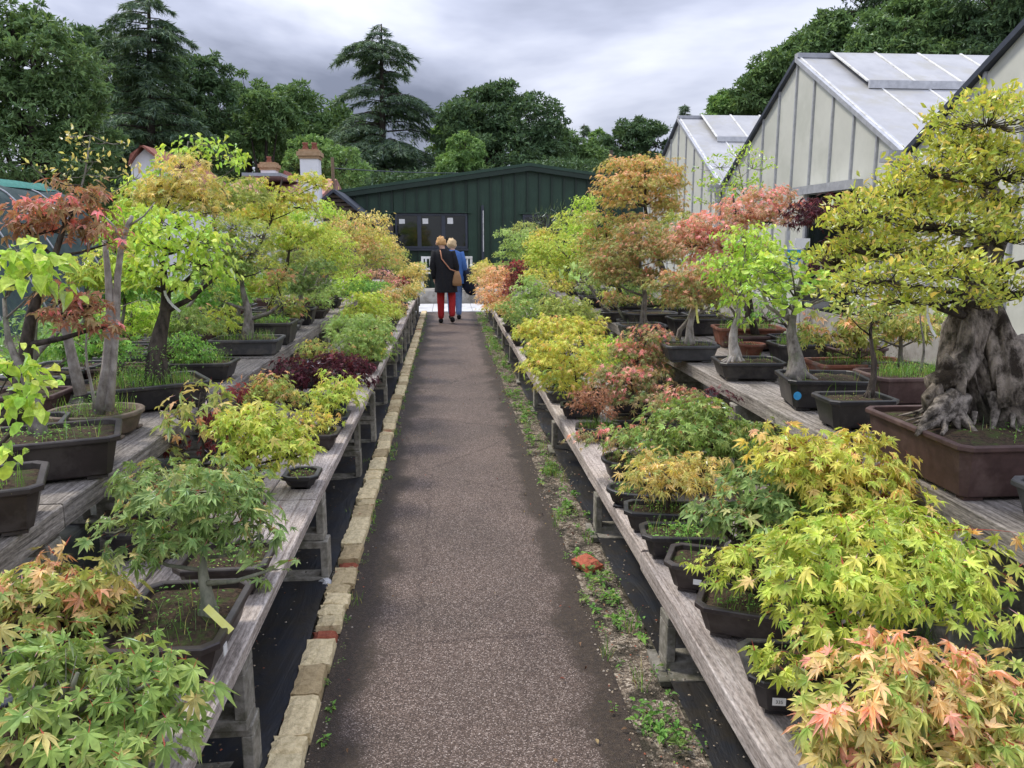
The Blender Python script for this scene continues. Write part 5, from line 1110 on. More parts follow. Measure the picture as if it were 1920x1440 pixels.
bonsai('last small maple of the low left bench beside the white garden bench', 'LL', 0, 0, [(785, 500, 14, 8), (750, 505, 16, 14)], 'olive', ls=.046, cover=2.8, base=(-.9, 16.2), trunk=(.008, BARKD))

# ============================================================ left side, high bench
def branchlets(root, O):
    pass
c = corner(-1.26, 2.42, .52, .34, R(22), 1)
bonsai('black pot with a white sticker at the left edge, toothed bright leaves drooping into it', 'LU', 0, 0, [(40, 730, 48, 30), (60, 770, 40, 24), (15, 700, 40, 30), (20, 850, 14, 14, -.1)], 'limebr', leaf='heart', ls=.046, cover=2.0, pot=P_('rect', .52, .34, .155, 22, 'brownblack'), base=c, trunk=(.012, BARKD),
       grass=120, weeds=(100, .03), stick=(.115, -.1655, .04, .026, '', PAPER), top=(-1.75, 2.7, 1.2))
c = corner(-1.28, 3.00, .52, .34, R(20), 1)
bonsai('large black pot of mossy soil with big lime heart shaped leaves high above it', 'LU', 0, 0, [(48, 490, 50, 26), (20, 530, 40, 30), (75, 530, 30, 24), (30, 465, 36, 16), (80, 485, 22, 18)], 'limebr', leaf='heart', ls=.062, cover=2.3, pot=P_('rect', .56, .36, .165, 20, 'brownblack'), base=c, trunk=(.02, BARK),
       weeds=(180, .03), grass=50, top=tuple(WY(8, 560, 3.2)))
bonsai('red and coral maple with a flat spreading crown on a dark forked trunk', 'LU', 0, 0, [(115, 395, 85, 24), (45, 415, 40, 22), (160, 365, 42, 18), (185, 420, 42, 22), (95, 430, 60, 16), (140, 345, 30, 8), (200, 455, 20, 12), (135, 585, 60, 22, -.1), (185, 610, 34, 14, -.1), (170, 570, 36, 18, -.1), (115, 560, 40, 18)], 'red', leaf='maple5', ls=.046, cover=2.7,
       pot=P_('rect', .44, .34, .12, 15, 'black'), base=(-1.86, 3.45), trunk=(.028, BARKD), top=tuple(WY(120, 425, 3.4)))
def bare(root, O):
    t = TB(); Y = 3.62
    for pxs, r0 in (([(186, 775), (200, 690), (208, 600), (203, 520), (196, 450)], .026), ([(205, 770), (212, 690), (218, 600), (220, 520), (228, 460), (240, 420), (248, 405)], .02), ([(152, 740), (140, 690), (128, 640), (118, 590), (112, 540)], .027), ([(228, 460), (215, 425), (195, 405)], .007), ([(240, 425), (270, 405), (290, 380)], .005)):
        pts = [WY(px, py, Y)-O for px, py in pxs]; t.tube(pts, [r0*(1-.55*k/(len(pts)-1)) for k in range(len(pts))], 10, .25, 35)
    t.build('bare_trunk', BARKL, root)
bonsai('group of pale bare trunks in a round tan clay pot', 'LU', 0, 0, [(262, 560, 18, 10), (110, 620, 24, 14)], 'freshgrn', leaf='ovalm', ls=.03, cover=.8, pot=P_('oval', .42, .36, .11, 0, 'clay'), base=(-1.62, 3.72), trunk=(.006, BARKL), sub=bare, grass=160, weeds=(160, .08))
bonsai('upright twiggy shrub with small narrow yellow green leaves above the red maple', 'LU', 0, 0, [(130, 255, 28, 6), (200, 265, 26, 10), (175, 300, 34, 16), (205, 330, 30, 14), (120, 330, 24, 10), (72, 320, 14, 16), (250, 330, 14, 24), (165, 275, 16, 18)], 'cream', leaf='small', ls=.030, cover=.6,
       pot=P_('rect', .36, .3, .13, 0, 'brown'), base=(-2.1, 4.1), trunk=(.010, BARK), twig=2.4, upleaf=.5)
def t4(root, O): plant_label(root, WY(309, 545, 4.35), .11, PAPER, .014, 2)
c = corner(-1.29, 4.30, .62, .42, R(30), 1)
bonsai('bright green dome on a thick dark trunk in a wide black pot full of weeds', 'LU', 0, 0, [(320, 420, 66, 22), (290, 455, 60, 26), (360, 450, 56, 28), (310, 495, 84, 28), (380, 490, 40, 24), (330, 530, 84, 20), (260, 510, 40, 20), (400, 520, 24, 14)], 'limebr', leaf='oval', ls=.050, cover=2.4,
       pot=P_('rect', .62, .42, .14, 30, 'black'), base=c, trunk=(.042, BARKD), foot=300, top=tuple(WY(302, 480, 4.45)), grass=700, weeds=(1100, .20), sub=t4)
bonsai('black pot holding a bushy mat of clover green herbs beside the dark trunk', 'LU', 0, 0, [(365, 665, 34, 22), (345, 640, 26, 16)], 'freshgrn', leaf='ovalm', ls=.018, cover=2.6, pot=P_('rect', .4, .3, .12, 0, 'black'), base=(-1.55, 5.15), trunk=(.006, BARKD), grass=200, weeds=(400, .12))
bonsai('gnarled small leaved bonsai with a cracked brown trunk in a wide grey tray', 'LU', 0, 0, [(440, 425, 46, 16), (410, 455, 30, 16), (470, 470, 46, 20), (440, 500, 36, 14), (500, 500, 22, 12), (530, 565, 26, 8), (415, 560, 16, 12), (480, 440, 40, 16)], 'olive', leaf='small', ls=.030, cover=2.0,
       pot=P_('rect', .52, .36, .13, 0, 'grey'), base=corner(-1.31, 6.1, .52, .36, 0, 1), trunk=(.032, BARK), foot=463, top=tuple(WY(455, 500, 6.3)), grass=260, weeds=(60, .05), twig=2.2, upleaf=.2)
bonsai('deep black pot of grass just behind the wide grey tray', 'LU', 0, 0, [(520, 600, 26, 8)], 'freshgrn', leaf='ovalm', ls=.03, cover=.9, pot=P_('rect', .62, .4, .19, 0, 'black'), base=corner(-1.32, 6.72, .62, .4, 0, 1), trunk=(.01, BARK), grass=500, weeds=(200, .1))
bonsai('cream and apricot maple pyramid in the back row of the high left bench', 'LU', 0, 0, [(345, 310, 36, 16), (350, 340, 50, 20), (320, 365, 44, 16), (370, 370, 50, 18), (300, 345, 26, 12), (270, 370, 22, 14), (395, 395, 30, 14)], 'cream', ls=.046, cover=2.6, pot=P_('rect', .4, .3, .14, 0, 'black'), base=(-2.25, 5.7), trunk=(.014, BARKD))
bonsai('tall lime topped tree behind the cream pyramid, leaves held in whorls', 'LU', 0, 0, [(375, 268, 42, 11), (420, 290, 40, 14), (350, 285, 40, 10), (445, 310, 22, 10), (300, 320, 30, 16), (255, 345, 20, 18)], 'limebr', leaf='oval', ls=.055, cover=1.7, pot=P_('rect', .4, .3, .14, 0, 'black'), base=(-2.5, 6.6), trunk=(.014, BARK))
bonsai('golden yellow maple with a bough reaching towards the white chimney', 'LU', 0, 0, [(575, 338, 32, 12), (540, 365, 36, 13), (505, 385, 40, 14), (495, 345, 12, 9), (560, 385, 34, 16), (480, 405, 40, 14), (595, 345, 18, 10)], 'yellow', ls=.046, cover=2.7, pot=P_('rect', .44, .34, .16, 0, 'black'), base=(-2.0, 7.4), trunk=(.02, BARKD))
bonsai('broad lime maple below the golden bough', 'LU', 0, 0, [(530, 425, 48, 18), (570, 450, 46, 22), (520, 455, 34, 20), (600, 430, 24, 16)], 'lime', ls=.044, cover=2.6, pot=P_('rect', .44, .34, .16, 0, 'black'), base=(-1.75, 8.0), trunk=(.02, BARKD))
bonsai('small rusty maple peeping out left of the dark green one', 'LU', 0, 0, [(525, 520, 24, 14), (505, 535, 16, 10), (535, 510, 14, 7)], 'rust', ls=.04, cover=1.8, pot=P_('rect', .3, .2, .1, 0, 'grey'), base=(-1.50, 7.35), trunk=(.008, BARKD))
bonsai('blue green maple with a leaning pale log trunk, middle of the high left bench', 'LU', 0, 0, [(570, 510, 34, 16), (590, 535, 30, 18), (555, 540, 30, 18), (605, 500, 24, 14)], 'bluegrn', ls=.042, cover=2.4, pot=P_('rect', .4, .34, .17, 0, 'black'), base=(-1.56, 8.4), trunk=(.022, BARKL))
bonsai('lime green maple with a slim multiple stem in a brown square pot', 'LU', 0, 0, [(625, 455, 34, 20), (640, 485, 32, 20), (605, 480, 26, 18), (625, 510, 30, 16)], 'lime', ls=.044, cover=2.6, pot=P_('rect', .36, .34, .18, 0, 'brown'), base=(-1.55, 9.6), trunk=(.012, BARK))
bonsai('cream flowering shrub top reaching up to the green shed window', 'LU', 0, 0, [(620, 405, 34, 10), (660, 412, 36, 14), (700, 408, 24, 12), (715, 430, 16, 18), (680, 440, 32, 16)], 'cream', leaf='oval', ls=.05, cover=2.3, base=(-1.9, 11.2), trunk=(.014, BARK))
bonsai('orange banded maple under the cream flowering shrub', 'LU', 0, 0, [(650, 425, 36, 8), (665, 455, 34, 14), (690, 470, 20, 16)], 'orange', ls=.044, cover=2.4, base=(-1.6, 11.0), trunk=(.014, BARK))
bonsai('yellow olive maple right of the orange banded one', 'LU', 0, 0, [(700, 475, 28, 18), (670, 500, 32, 16), (720, 495, 22, 16)], 'grnorange', ls=.044, cover=2.6, base=(-1.55, 12.2), trunk=(.012, BARK))
bonsai('pale bushy maple near the far end of the high left bench', 'LU', 0, 0, [(735, 470, 16, 16), (725, 455, 16, 12), (745, 492, 16, 12)], 'cream', ls=.046, cover=2.6, base=(-1.6, 14), trunk=(.012, BARK))
bonsai('olive maple closing the row at the far end of the high left bench', 'LU', 0, 0, [(752, 478, 12, 12), (745, 500, 14, 12)], 'olive', ls=.05, cover=2.6, base=(-1.6, 16), trunk=(.012, BARK))
# back rows
for i, (x, y, cxp, cyp, rx, ry, pl_, lab) in enumerate([
    (-2.0, 7.7, 470, 520, 46, 34, 'lime', 'lime back row maple just right of the cracked brown trunk'),
    (-2.1, 6.9, 400, 540, 44, 36, 'freshgrn', 'fresh green back row maple between the bright dome and the grey tray'),
    (-2.2, 5.4, 250, 590, 44, 34, 'limebr', 'leafy lime back row plant under the bright green dome, left'),
    (-2.0, 5.7, 350, 600, 44, 26, 'green', 'green back row plant under the bright dome, right of its dark trunk'),
    (-2.3, 4.7, 170, 640, 50, 30, 'freshgrn', 'leafy green back row plant seen between the bare trunks'),
    (-1.9, 8.9, 540, 480, 46, 26, 'olive', 'olive yellow maple filling the middle of the high left bench'),
    (-1.8, 10.0, 580, 555, 30, 14, 'green', 'low green maple among the black pots, middle of the high left bench'),
    (-1.75, 10.6, 660, 530, 30, 20, 'limebr', 'bushy light green maple above the flat topped green one, left'),
    (-1.9, 11.8, 640, 440, 38, 20, 'lime', 'lime maple between the golden bough and the flowering shrub'),
    (-2.0, 13.2, 700, 450, 26, 20, 'yellow', 'yellow back row maple near the green shed window, left'),
    (-2.5, 8.2, 450, 380, 40, 20, 'grnorange', 'apricot tipped back row maple under the pinkish roof'),
    (-2.4, 9.4, 520, 400, 36, 22, 'limebr', 'light green back row tree behind the golden bough'),
    (-2.6, 6.0, 300, 370, 56, 30, 'lime', 'lime back row tree under the cream pyramid, hiding the white house wall'),
    (-2.6, 7.0, 440, 360, 46, 24, 'olive', 'olive tipped back row tree between the cream pyramid and golden bough'),
    (-2.1, 6.3, 410, 600, 30, 20, 'lime', 'low lime plant beside the wide grey tray, left'),
    (-1.95, 4.9, 230, 530, 40, 40, 'freshgrn', 'fresh green tree just left of the thick dark trunk'),
    (2.6, 7.3, 1310, 540, 44, 34, 'grnorange', 'orange green back row maple behind the yellow tagged trunk'),
    (2.75, 6.1, 1430, 500, 40, 34, 'green', 'green back row tree between the beech like bonsai and the ginkgo'),
    (2.5, 8.8, 1190, 550, 30, 20, 'green', 'green back row tree under the red flushed maple'),
    (-2.3, 8.8, 470, 400, 44, 24, 'lime', 'green maple of the back row filling the gap under the pinkish roof'),
    (-2.2, 10.2, 600, 395, 30, 16, 'limebr', 'fresh green back row maple under the log shed gable'),
    (-2.3, 5.0, 250, 430, 40, 40, 'limebr', 'back row green tree behind the red maple, left'),
    (-2.3, 4.4, 190, 500, 46, 34, 'lime', 'yellow green back row maple seen between the bare trunks'),
    (-2.2, 6.2, 420, 480, 40, 40, 'green', 'mid green back row maple behind the gnarled small leaved bonsai'),
    (2.5, 9.8, 1140, 480, 34, 30, 'rust', 'rusty back row maple under the tallest orange one'),
    (2.6, 8.0, 1270, 440, 34, 34, 'olive', 'olive back row maple between the orange and pink crowns'),
    (2.6, 11.5, 1075, 415, 28, 18, 'lime', 'lime back row tree behind the dark pine'),
    (2.2, 15.0, 985, 430, 20, 12, 'olive', 'farthest olive tree on the high right bench before the green shed'),
    (2.75, 4.6, 1680, 600, 70, 30, 'grnorange', 'bronze leaved maple low behind the slender straight trunk')]):
    bonsai(lab, 'LU' if x < 0 else 'RU', 0, 0, [(cxp, cyp, rx*1.15, ry*1.1), (cxp-rx*.7, cyp+ry*.7, rx*.7, ry*.6), (cxp+rx*.7, cyp+ry*.6, rx*.7, ry*.6)], pl_, ls=.044, cover=2.2, base=(x, y), trunk=(.014, BARK), pot=P_('rect', .4, .3, .13, 0, random.choice(['black', 'brown', 'grey'])))
# small pots lining the bench edges further on
lab_side = {'LL': 'low left bench', 'RL': 'low right bench', 'LU': 'high left bench', 'RU': 'high right bench'}
ordn = 'first second third fourth fifth sixth seventh eighth ninth tenth eleventh twelfth'.split()
for bn, xs, ylist in (('RL', (.90, 1.0), [6.35, 7.35, 7.75, 9.0, 9.8, 11.9, 13.4]), ('LL', (-.70, -.78), [7.0, 7.9, 8.9, 10.2, 10.9, 13.2, 15.2]), ('RU', (1.9, 2.0), [9.6, 11.0, 12.4, 14.2]), ('LU', (-1.46, -1.55), [7.85, 9.0, 10.4, 13.1])):
    for i, y in enumerate(ylist):
        pl_ = random.choice(['green', 'lime', 'olive', 'grnorange', 'palegrn', 'yellow'])
        zb = ZB[bn]; x = random.uniform(*sorted(xs)); pr = Vector((x, y, zb+.22)); d_ = depth(pr); v = pr-Vector((0, 0, CAMH)); u = 960+F*v.dot(_r)/d_; w_ = 720-F*v.dot(_u)/d_; s_ = .14*F/d_
        bonsai('%s small seedling pot from the near end along the edge of the %s' % (ordn[i], lab_side[bn]), bn, 0, 0, [(u, w_, s_, s_*.6), (u+s_*.4, w_+s_*.4, s_*.8, s_*.5)], pl_, ls=.04, cover=2.2, base=(x, y), trunk=(.006, BARKD),
               pot=P_('rect', .26, .24, .10, random.uniform(-12, 12), random.choice(['black', 'black', 'brownblack', 'grey'])), group='seedling pots along the bench edges')
# ============================================================ background trees
FP = {'d': [((.062, .105, .050), 3), ((.085, .135, .062), 2), ((.045, .08, .038), 2)], 'm': [((.092, .150, .058), 3), ((.12, .185, .07), 2), ((.065, .115, .045), 2)],
      'l': [((.13, .21, .07), 3), ((.17, .26, .09), 2), ((.09, .16, .05), 2)], 'c': [((.064, .105, .052), 3), ((.10, .15, .072), 2), ((.035, .065, .038), 2)]}
def fcol(k, n):
    m = FP[k]; w = np.array([x[1] for x in m], float); w /= w.sum()
    A = np.array([x[0] for x in m])[rng.choice(len(m), n, p=w)]*rng.uniform(.7, 1.3, (n, 1)); return A
def broadleaf(label, px, Y, lobes_, colk, ntot=9000, ls=.34, zb=0, group='woodland trees behind the nursery', name='broadleaf_tree', lp=.0):
    """lobes_: crown masses (cx, cy, rx, ry[, dY]) measured on the sight lines at distance Y"""
    b = WY(px, 450, Y); root = empty(name, (b.x, Y, zb), 0, label, 'tree', group); O = Vector((b.x, Y, zb))
    P = []
    for q in lobes_:
        c = WY(q[0], q[1], Y+(q[4] if len(q) > 4 else 0)); dd = depth(c); P.append((c-O, q[2]*dd/F, q[3]*dd/F))
    tot = sum(r*z_ for _, r, z_ in P); V_ = []
    top = max(P, key=lambda q: q[0].z)[0]; H_ = top.z; r0 = .03*H_
    tb = TB(); tb.tube([Vector((0, 0, -.3)), Vector((.1, 0, H_*.25)), Vector((top.x*.3, 0, H_*.5)), Vector((top.x*.8, top.y*.8, H_*.85))], [r0, r0*.8, r0*.5, r0*.15], 8, .1, 2)
    for c, r, z_ in P: tb.tube([Vector((c.x*.1, 0, max(.5, c.z*.45))), Vector((c.x*.6, c.y*.6, c.z*.75)), c], [r0*.4, r0*.28, r0*.1], 6)
    PO = []; OU = []; NN = []
    for c, r, z_ in P:
        n = int(ntot*1.2*r*z_/tot); ncl = max(10, n//50)
        z = rng.uniform(-.75, 1, ncl); ph = rng.uniform(0, 6.283, ncl); q = np.sqrt(1-np.clip(z*z, 0, 1)); rr_ = rng.uniform(.72, 1.06, ncl)
        cc = np.stack([c.x+r*q*np.cos(ph)*rr_, c.y+r*.9*q*np.sin(ph)*rr_, c.z+z_*z*rr_], 1); cs = r*rng.uniform(.13, .27, ncl)
        idx = rng.integers(0, ncl, n); v = rng.normal(0, 1, (n, 3)); v /= np.linalg.norm(v, axis=1, keepdims=True); v[:, 2] = np.abs(v[:, 2])*np.where(rng.random(n) < .78, 1, -1)
        rad_ = rng.random(n)**.4
        pos = cc[idx]+v*(cs[idx]*rad_)[:, None]*np.array([1.25, 1.25, .62]); PO.append(pos); OU.append(v+.4*(pos-np.array(c))/r)
        for i in range(0, min(ncl, 26)): tb.tube([c, Vector(cc[i])], [r0*.09, r0*.03], 3)
    tb.build('trunk', BARKD, root)
    pos = np.concatenate(PO); ou = np.concatenate(OU); n = len(pos)
    d = ou*.5+rng.normal(0, .6, (n, 3))-np.array([0, 0, .25]); nr = ou*.8+rng.normal(0, .5, (n, 3))+np.array([0, 0, .6]); A = fcol(colk, n)*1.25
    V, T, C = cloud(pos, d, nr, ls*.72*rng.uniform(.4, 1.3, n), CLU3, A, A*1.15)
    o = part('crown', V, T, FARLEAF, root, C); tag(o, kind='stuff'); return root
CLU3 = (np.array([(0, 0, 0), (.5, -.2, 0), (1, 0, -.1), (.45, .2, .05), (.05, .35, .1), (.4, .85, -.05), (0, .5, 0)], np.float32), np.array([(0, 1, 2), (0, 2, 3), (0, 4, 5), (0, 5, 6)], np.int32), np.array([0, .5, 1, .5, .2, 1, .6], np.float32))
# a ragged leaf spray, three blades
CLU = (np.array([(0, 0, 0), (.5, -.16, 0), (.85, -.02, -.1), (.45, .1, .05), (.1, .3, .1), (.45, .72, -.05), (.12, .62, 0), (-.1, -.2, .1), (.1, -.75, 0), (.35, -.6, -.08)], np.float32),
       np.array([(0, 1, 2), (0, 2, 3), (0, 4, 5), (0, 5, 6), (0, 7, 8), (0, 8, 9)], np.int32), np.array([0, .5, 1, .5, .2, 1, .6, .2, 1, .6], np.float32))
def conifer(label, px, Y, ytop, ybot, prof, colk='c', seed=1, n=11000, ls=.42, zb=0, group='woodland trees behind the nursery', droop=.22):
    """prof: list of (py, half-width px left, half-width px right)"""
    b = WY(px, 450, Y); root = empty('conifer_tree', (b.x, Y, zb), 0, label, 'tree', group); O = Vector((b.x, Y, zb))
    rr_ = random.Random(seed); top = WY(px, ytop, Y)-O; H_ = top.z
    dd = depth(b); tb = TB(); tb.tube([Vector((0, 0, -.3)), Vector((top.x*.5+.05, 0, H_*.5)), top], [.026*H_, .015*H_, .003*H_], 8, .1, 2)
    br = []; z = H_*.985
    zp = [(WY(px, q[0], Y).z-zb, q[1]*dd/F, q[2]*dd/F) for q in prof]
    def width(z_, side):
        for (a, b_) in zip(zp[:-1], zp[1:]):
            if b_[0] <= z_ <= a[0]:
                t = (a[0]-z_)/(a[0]-b_[0]+1e-6); return (a[side]*(1-t)+b_[side]*t)
        return zp[-1][side] if z_ < zp[-1][0] else .2
    zmin = WY(px, ybot, Y).z-zb
    while z > zmin:
        for k in range(rr_.choice([4, 5, 6])):
            a = rr_.uniform(0, 6.283); wl_ = width(z, 1); wr_ = width(z, 2); ca = math.cos(a); base_w = wr_ if ca > 0 else wl_
            L = base_w*rr_.uniform(.62, 1.08)*(.75+.25*abs(ca)); br.append((z+rr_.uniform(-.15, .15), a, max(.25, L)))
        z -= H_*rr_.uniform(.018, .034)
    tot = sum(q[2]**1.3 for q in br); PO = []; DD = []
    for z, a, L in br:
        m = max(14, int(n*L**1.3/tot)); d2 = Vector((math.cos(a), math.sin(a), 0)); tx = top.x*min(1, z/H_)
        f = lambda t: Vector((tx, 0, z))+d2*L*t+Vector((0, 0, L*(.16*t-droop*1.6*t*t*t)))
        tb.tube([f(0), f(.4), f(.75), f(1)], [.006*L+.02, .005*L+.012, .008, .004], 4)
        t = rng.random(m)**.75*.92+.1; side = rng.normal(0, 1, m)*L*.13*(1.15-t)*1.6; c = np.array([tuple(f(x)) for x in t])
        pr = np.array((-d2.y, d2.x, 0)); c = c+side[:, None]*pr; c[:, 2] -= np.abs(side)*.35+rng.random(m)**2*.05*L+.02
        PO.append(c); DD.append(np.tile(np.array(d2), (m, 1))+np.sign(side)[:, None]*pr*.7+rng.normal(0, .25, (m, 3))-np.array([0, 0, .55]))
    tb.build('trunk', BARKD, root)
    pos = np.concatenate(PO); d = np.concatenate(DD); m = len(pos); nr = rng.normal(0, .4, (m, 3))+np.array([0, 0, 1.]); A = fcol(colk, m)*1.2
    V, T, C = cloud(pos, d, nr, ls*rng.uniform(.5, 1.2, m), CLU2, A, A*1.2); o = part('needles', V, T, FARLEAF, root, C); tag(o, kind='stuff'); return root
CLU2 = (np.array([(0, -.04, 0), (0, .04, 0), (1, 0, -.12), (.15, .04, 0), (.7, .42, -.14), (.25, -.02, 0), (.3, .04, 0), (.15, -.04, 0), (.65, -.40, -.14)], np.float32),
        np.array([(0, 2, 1), (3, 4, 6), (7, 5, 8)], np.int32), np.array([0, 0, 1, 0, 1, 0, 0, 0, 1], np.float32))
conifer('big dark conifer with two tiered top and drooping boughs, left of centre in the sky', 715, 44, 45, 400, [(45, 3, 3), (75, 60, 30), (95, 85, 75), (125, 55, 75), (150, 28, 28), (165, 95, 60), (195, 60, 120), (230, 115, 135), (290, 150, 150), (400, 170, 165)], 'c', 3, 36000, .44)
conifer('huge dark conifer at upper left whose tip runs out of the photograph', 278, 36, -40, 360, [(-40, 3, 3), (0, 50, 40), (35, 95, 45), (65, 110, 85), (100, 70, 60), (150, 100, 70), (220, 130, 120), (300, 150, 140), (360, 150, 150)], 'c', 8, 24000, .42)
conifer('small pointed conifer seen in the gap beyond the green shed', 1095, 70, 232, 330, [(232, 1, 1), (300, 16, 14), (330, 18, 18)], 'c', 5, 1800, .6)
conifer('lone spire conifer above the ridge of the far greenhouse', 1284, 75, 195, 260, [(195, 1, 1), (225, 13, 12), (260, 18, 18)], 'c', 6, 2200, .6)
conifer('thin pointed conifer between the two tiered conifer and the rounded tree', 865, 60, 180, 330, [(180, 1, 1), (215, 12, 12), (330, 22, 22)], 'c', 7, 1800, .6)
broadleaf('dense ivy dark tree rising at the far left edge', 60, 27, [(20, 60, 75, 60), (70, 130, 110, 80), (40, 230, 110, 80), (150, 240, 70, 70), (60, 310, 130, 60), (-40, 150, 90, 140), (65, 35, 28, 30), (130, 180, 60, 60)], 'm', 16000, .30)
broadleaf('broad dark tree crown behind the huge conifer, left', 350, 42, [(370, 150, 60, 50), (330, 190, 95, 80), (200, 120, 75, 60), (160, 90, 45, 40), (390, 230, 70, 70), (300, 270, 130, 60), (200, 250, 80, 80)], 'd', 13000, .42)
broadleaf('rounded dark green tree above the cottage roof', 470, 50, [(460, 170, 36, 36), (475, 215, 50, 50), (430, 250, 60, 50), (490, 265, 80, 50)], 'm', 7000, .45)
broadleaf('spreading tree just left of the two tiered conifer', 570, 48, [(555, 205, 55, 44), (600, 230, 55, 50), (560, 260, 80, 50), (640, 270, 60, 60)], 'm', 8000, .45)
broadleaf('low olive tree with lighter leaves behind the cottage chimney pots', 500, 40, [(500, 200, 46, 26), (520, 240, 50, 34), (470, 250, 40, 30)], 'm', 4000, .36)
broadleaf('pale grey green bush beside the white chimney', 590, 32, [(590, 290, 44, 34), (560, 320, 34, 34), (640, 320, 50, 40)], 'l', 5000, .22)
broadleaf('tall rounded tree right of the two tiered conifer', 935, 42, [(930, 195, 50, 40), (900, 235, 75, 60), (975, 245, 80, 70), (940, 290, 110, 60), (1010, 280, 50, 60), (905, 175, 14, 20), (945, 170, 12, 22)], 'd', 15000, .36)
broadleaf('bright green shrubby tree between conifer and rounded tree', 870, 46, [(860, 240, 36, 28), (850, 270, 44, 36), (870, 300, 50, 40)], 'l', 5000, .36)
broadleaf('grey green willow like tree low before the rounded tree', 865, 36, [(870, 290, 34, 42), (850, 320, 36, 30)], 'l', 3500, .24)
broadleaf('lighter green tree stepping down to the right of the rounded tree', 1050, 44, [(1040, 265, 34, 30), (1060, 295, 40, 40), (1100, 300, 34, 34), (1030, 310, 60, 40)], 'm', 7000, .36)
broadleaf('feathery pale poplar in the sky gap', 1122, 62, [(1122, 262, 14, 22), (1130, 290, 18, 28)], 'l', 1500, .4)
broadleaf('dark tree beyond the far greenhouse left gable', 1190, 55, [(1200, 250, 44, 26), (1170, 275, 50, 34), (1230, 275, 34, 34), (1190, 310, 70, 30)], 'd', 7000, .42)
broadleaf('bushy hedge tree hidden low behind the green shed roof', 760, 38, [(700, 362, 90, 34), (820, 348, 90, 30), (930, 345, 90, 28), (1060, 335, 90, 30)], 'd', 9000, .3)
broadleaf('woodland tree low behind the cottage, dark shade beneath', 420, 56, [(330, 310, 120, 50), (460, 310, 100, 50), (560, 310, 80, 50), (200, 320, 120, 60)], 'd', 9000, .5)
for lab, px, Y, lb, k, n in (
    ('lowest tree of the wooded slope, beside the far greenhouse roof', 1385, 40, [(1372, 200, 40, 28), (1345, 225, 30, 18), (1410, 215, 50, 34)], 'l', 6000),
    ('tree of the wooded slope above the middle greenhouse apex', 1470, 38, [(1450, 150, 55, 44), (1420, 180, 50, 44), (1500, 190, 70, 50), (1560, 230, 80, 50)], 'm', 12000),
    ('layered tree standing highest over the middle greenhouse apex', 1560, 37, [(1560, 50, 36, 26), (1550, 85, 62, 36), (1600, 120, 80, 50), (1500, 120, 60, 36)], 'm', 13000),
    ('large bright tree on the wooded slope over the ridge vents', 1690, 32, [(1700, 50, 75, 50), (1650, 95, 60, 34), (1760, 80, 80, 60), (1700, 130, 110, 50)], 'm', 14000),
    ('dark tall tree at the top of the photograph above the greenhouses', 1640, 44, [(1680, 0, 80, 50), (1620, 20, 46, 30), (1760, -20, 110, 60), (1700, -60, 100, 60)], 'd', 9000),
    ('great dark tree filling the upper right corner', 1860, 30, [(1860, 20, 90, 60), (1920, 60, 90, 70), (1830, 70, 60, 50), (1980, -20, 120, 100), (1880, 120, 100, 50)], 'd', 13000)):
    broadleaf(lab, px, Y, lb, k, n, .34, group='trees on the wooded slope')
# the wood that closes the view in the distance, hills and hedge line
tb = TB(); n = 12000
a = rng.uniform(-1.25, 1.25, n); r_ = rng.uniform(88, 110, n); hh = np.array([8+5*noise.noise(Vector((q*9, 2, 0))) for q in a]); z = hh*rng.random(n)**.6
pos = np.stack([r_*np.sin(a), r_*np.cos(a), z], 1); ou = rng.normal(0, 1, (n, 3)); A = fcol('d', n)
V, T, C = cloud(pos, ou-np.array([0, 0, .3]), rng.normal(0, .5, (n, 3))+np.array([0, -.4, .8]), 2.4*rng.uniform(.5, 1.2, n), CLU3, A, A*1.1)
o = part('distant_wood', V, T, FARLEAF, None, C); tag(o, 'dark far off wood closing the view behind all other trees', 'wood', kind='stuff')

# ============================================================ margins of the path: weeds, grit, litter
def strip_x(n, side):
    y = rng.uniform(1.0, 17.4, n)
    return (rng.normal(.70, .055, n) if side > 0 else np.where(rng.random(n) < .55, rng.normal(-.455, .018, n), rng.normal(-.60, .025, n))), y
L = []
for side, ncl in ((1, 1100), (-1, 420)):
    x, y = strip_x(ncl, side)
    for i in range(ncl):
        dens = noise.noise(Vector((y[i]*1.3, side*5, 0)))
        if dens < -.05 and side > 0 and rng.random() < .8: continue
        big = rng.random() < .35; m = rng.integers(5, 16)
        a = rng.uniform(0, 6.283, m); e_ = rng.uniform(.1, .9, m); s = (.030 if big else .014)*(1 if side > 0 else .6)
        d = np.stack([np.cos(a), np.sin(a), e_], 1); pos = np.stack([x[i]+np.cos(a)*.01*rng.random(m), y[i]+np.sin(a)*.015, .012+.035*rng.random(m)*(1 if side > 0 else .4)], 1)
        A, Tp = colours('freshgrn' if rng.random() < .7 else 'green', m, np.ones(m)*.2)
        L.append(cloud(pos, d, np.stack([np.zeros(m), np.zeros(m), np.ones(m)], 1)+rng.normal(0, .3, (m, 3)), s*rng.uniform(.5, 1.2, m), 'oval' if big else 'ovalm', A*.8, Tp*.8))
for side in (1, -1):
    for k in range(34):
        x, y = strip_x(1, side); L.append(blades(18, x[0], y[0], .01, .03, .05, .09 if side > 0 else .05, .8, .003))
V, T, C = joinc(L); o = part('path_weeds', V, T, LEAF, None, C); tag(o, 'low green weeds growing along both margins of the path', 'weeds', kind='stuff')
n = 7500; u_ = rng.random(n); x = np.where(u_ < .55, rng.uniform(.57, .80, n), np.where(u_ < .75, rng.uniform(-.60, -.42, n), np.where(u_ < .88, rng.uniform(-1.0, -.6, n), rng.uniform(.8, 1.1, n)))); y = 1.0+16*rng.random(n)**1.6
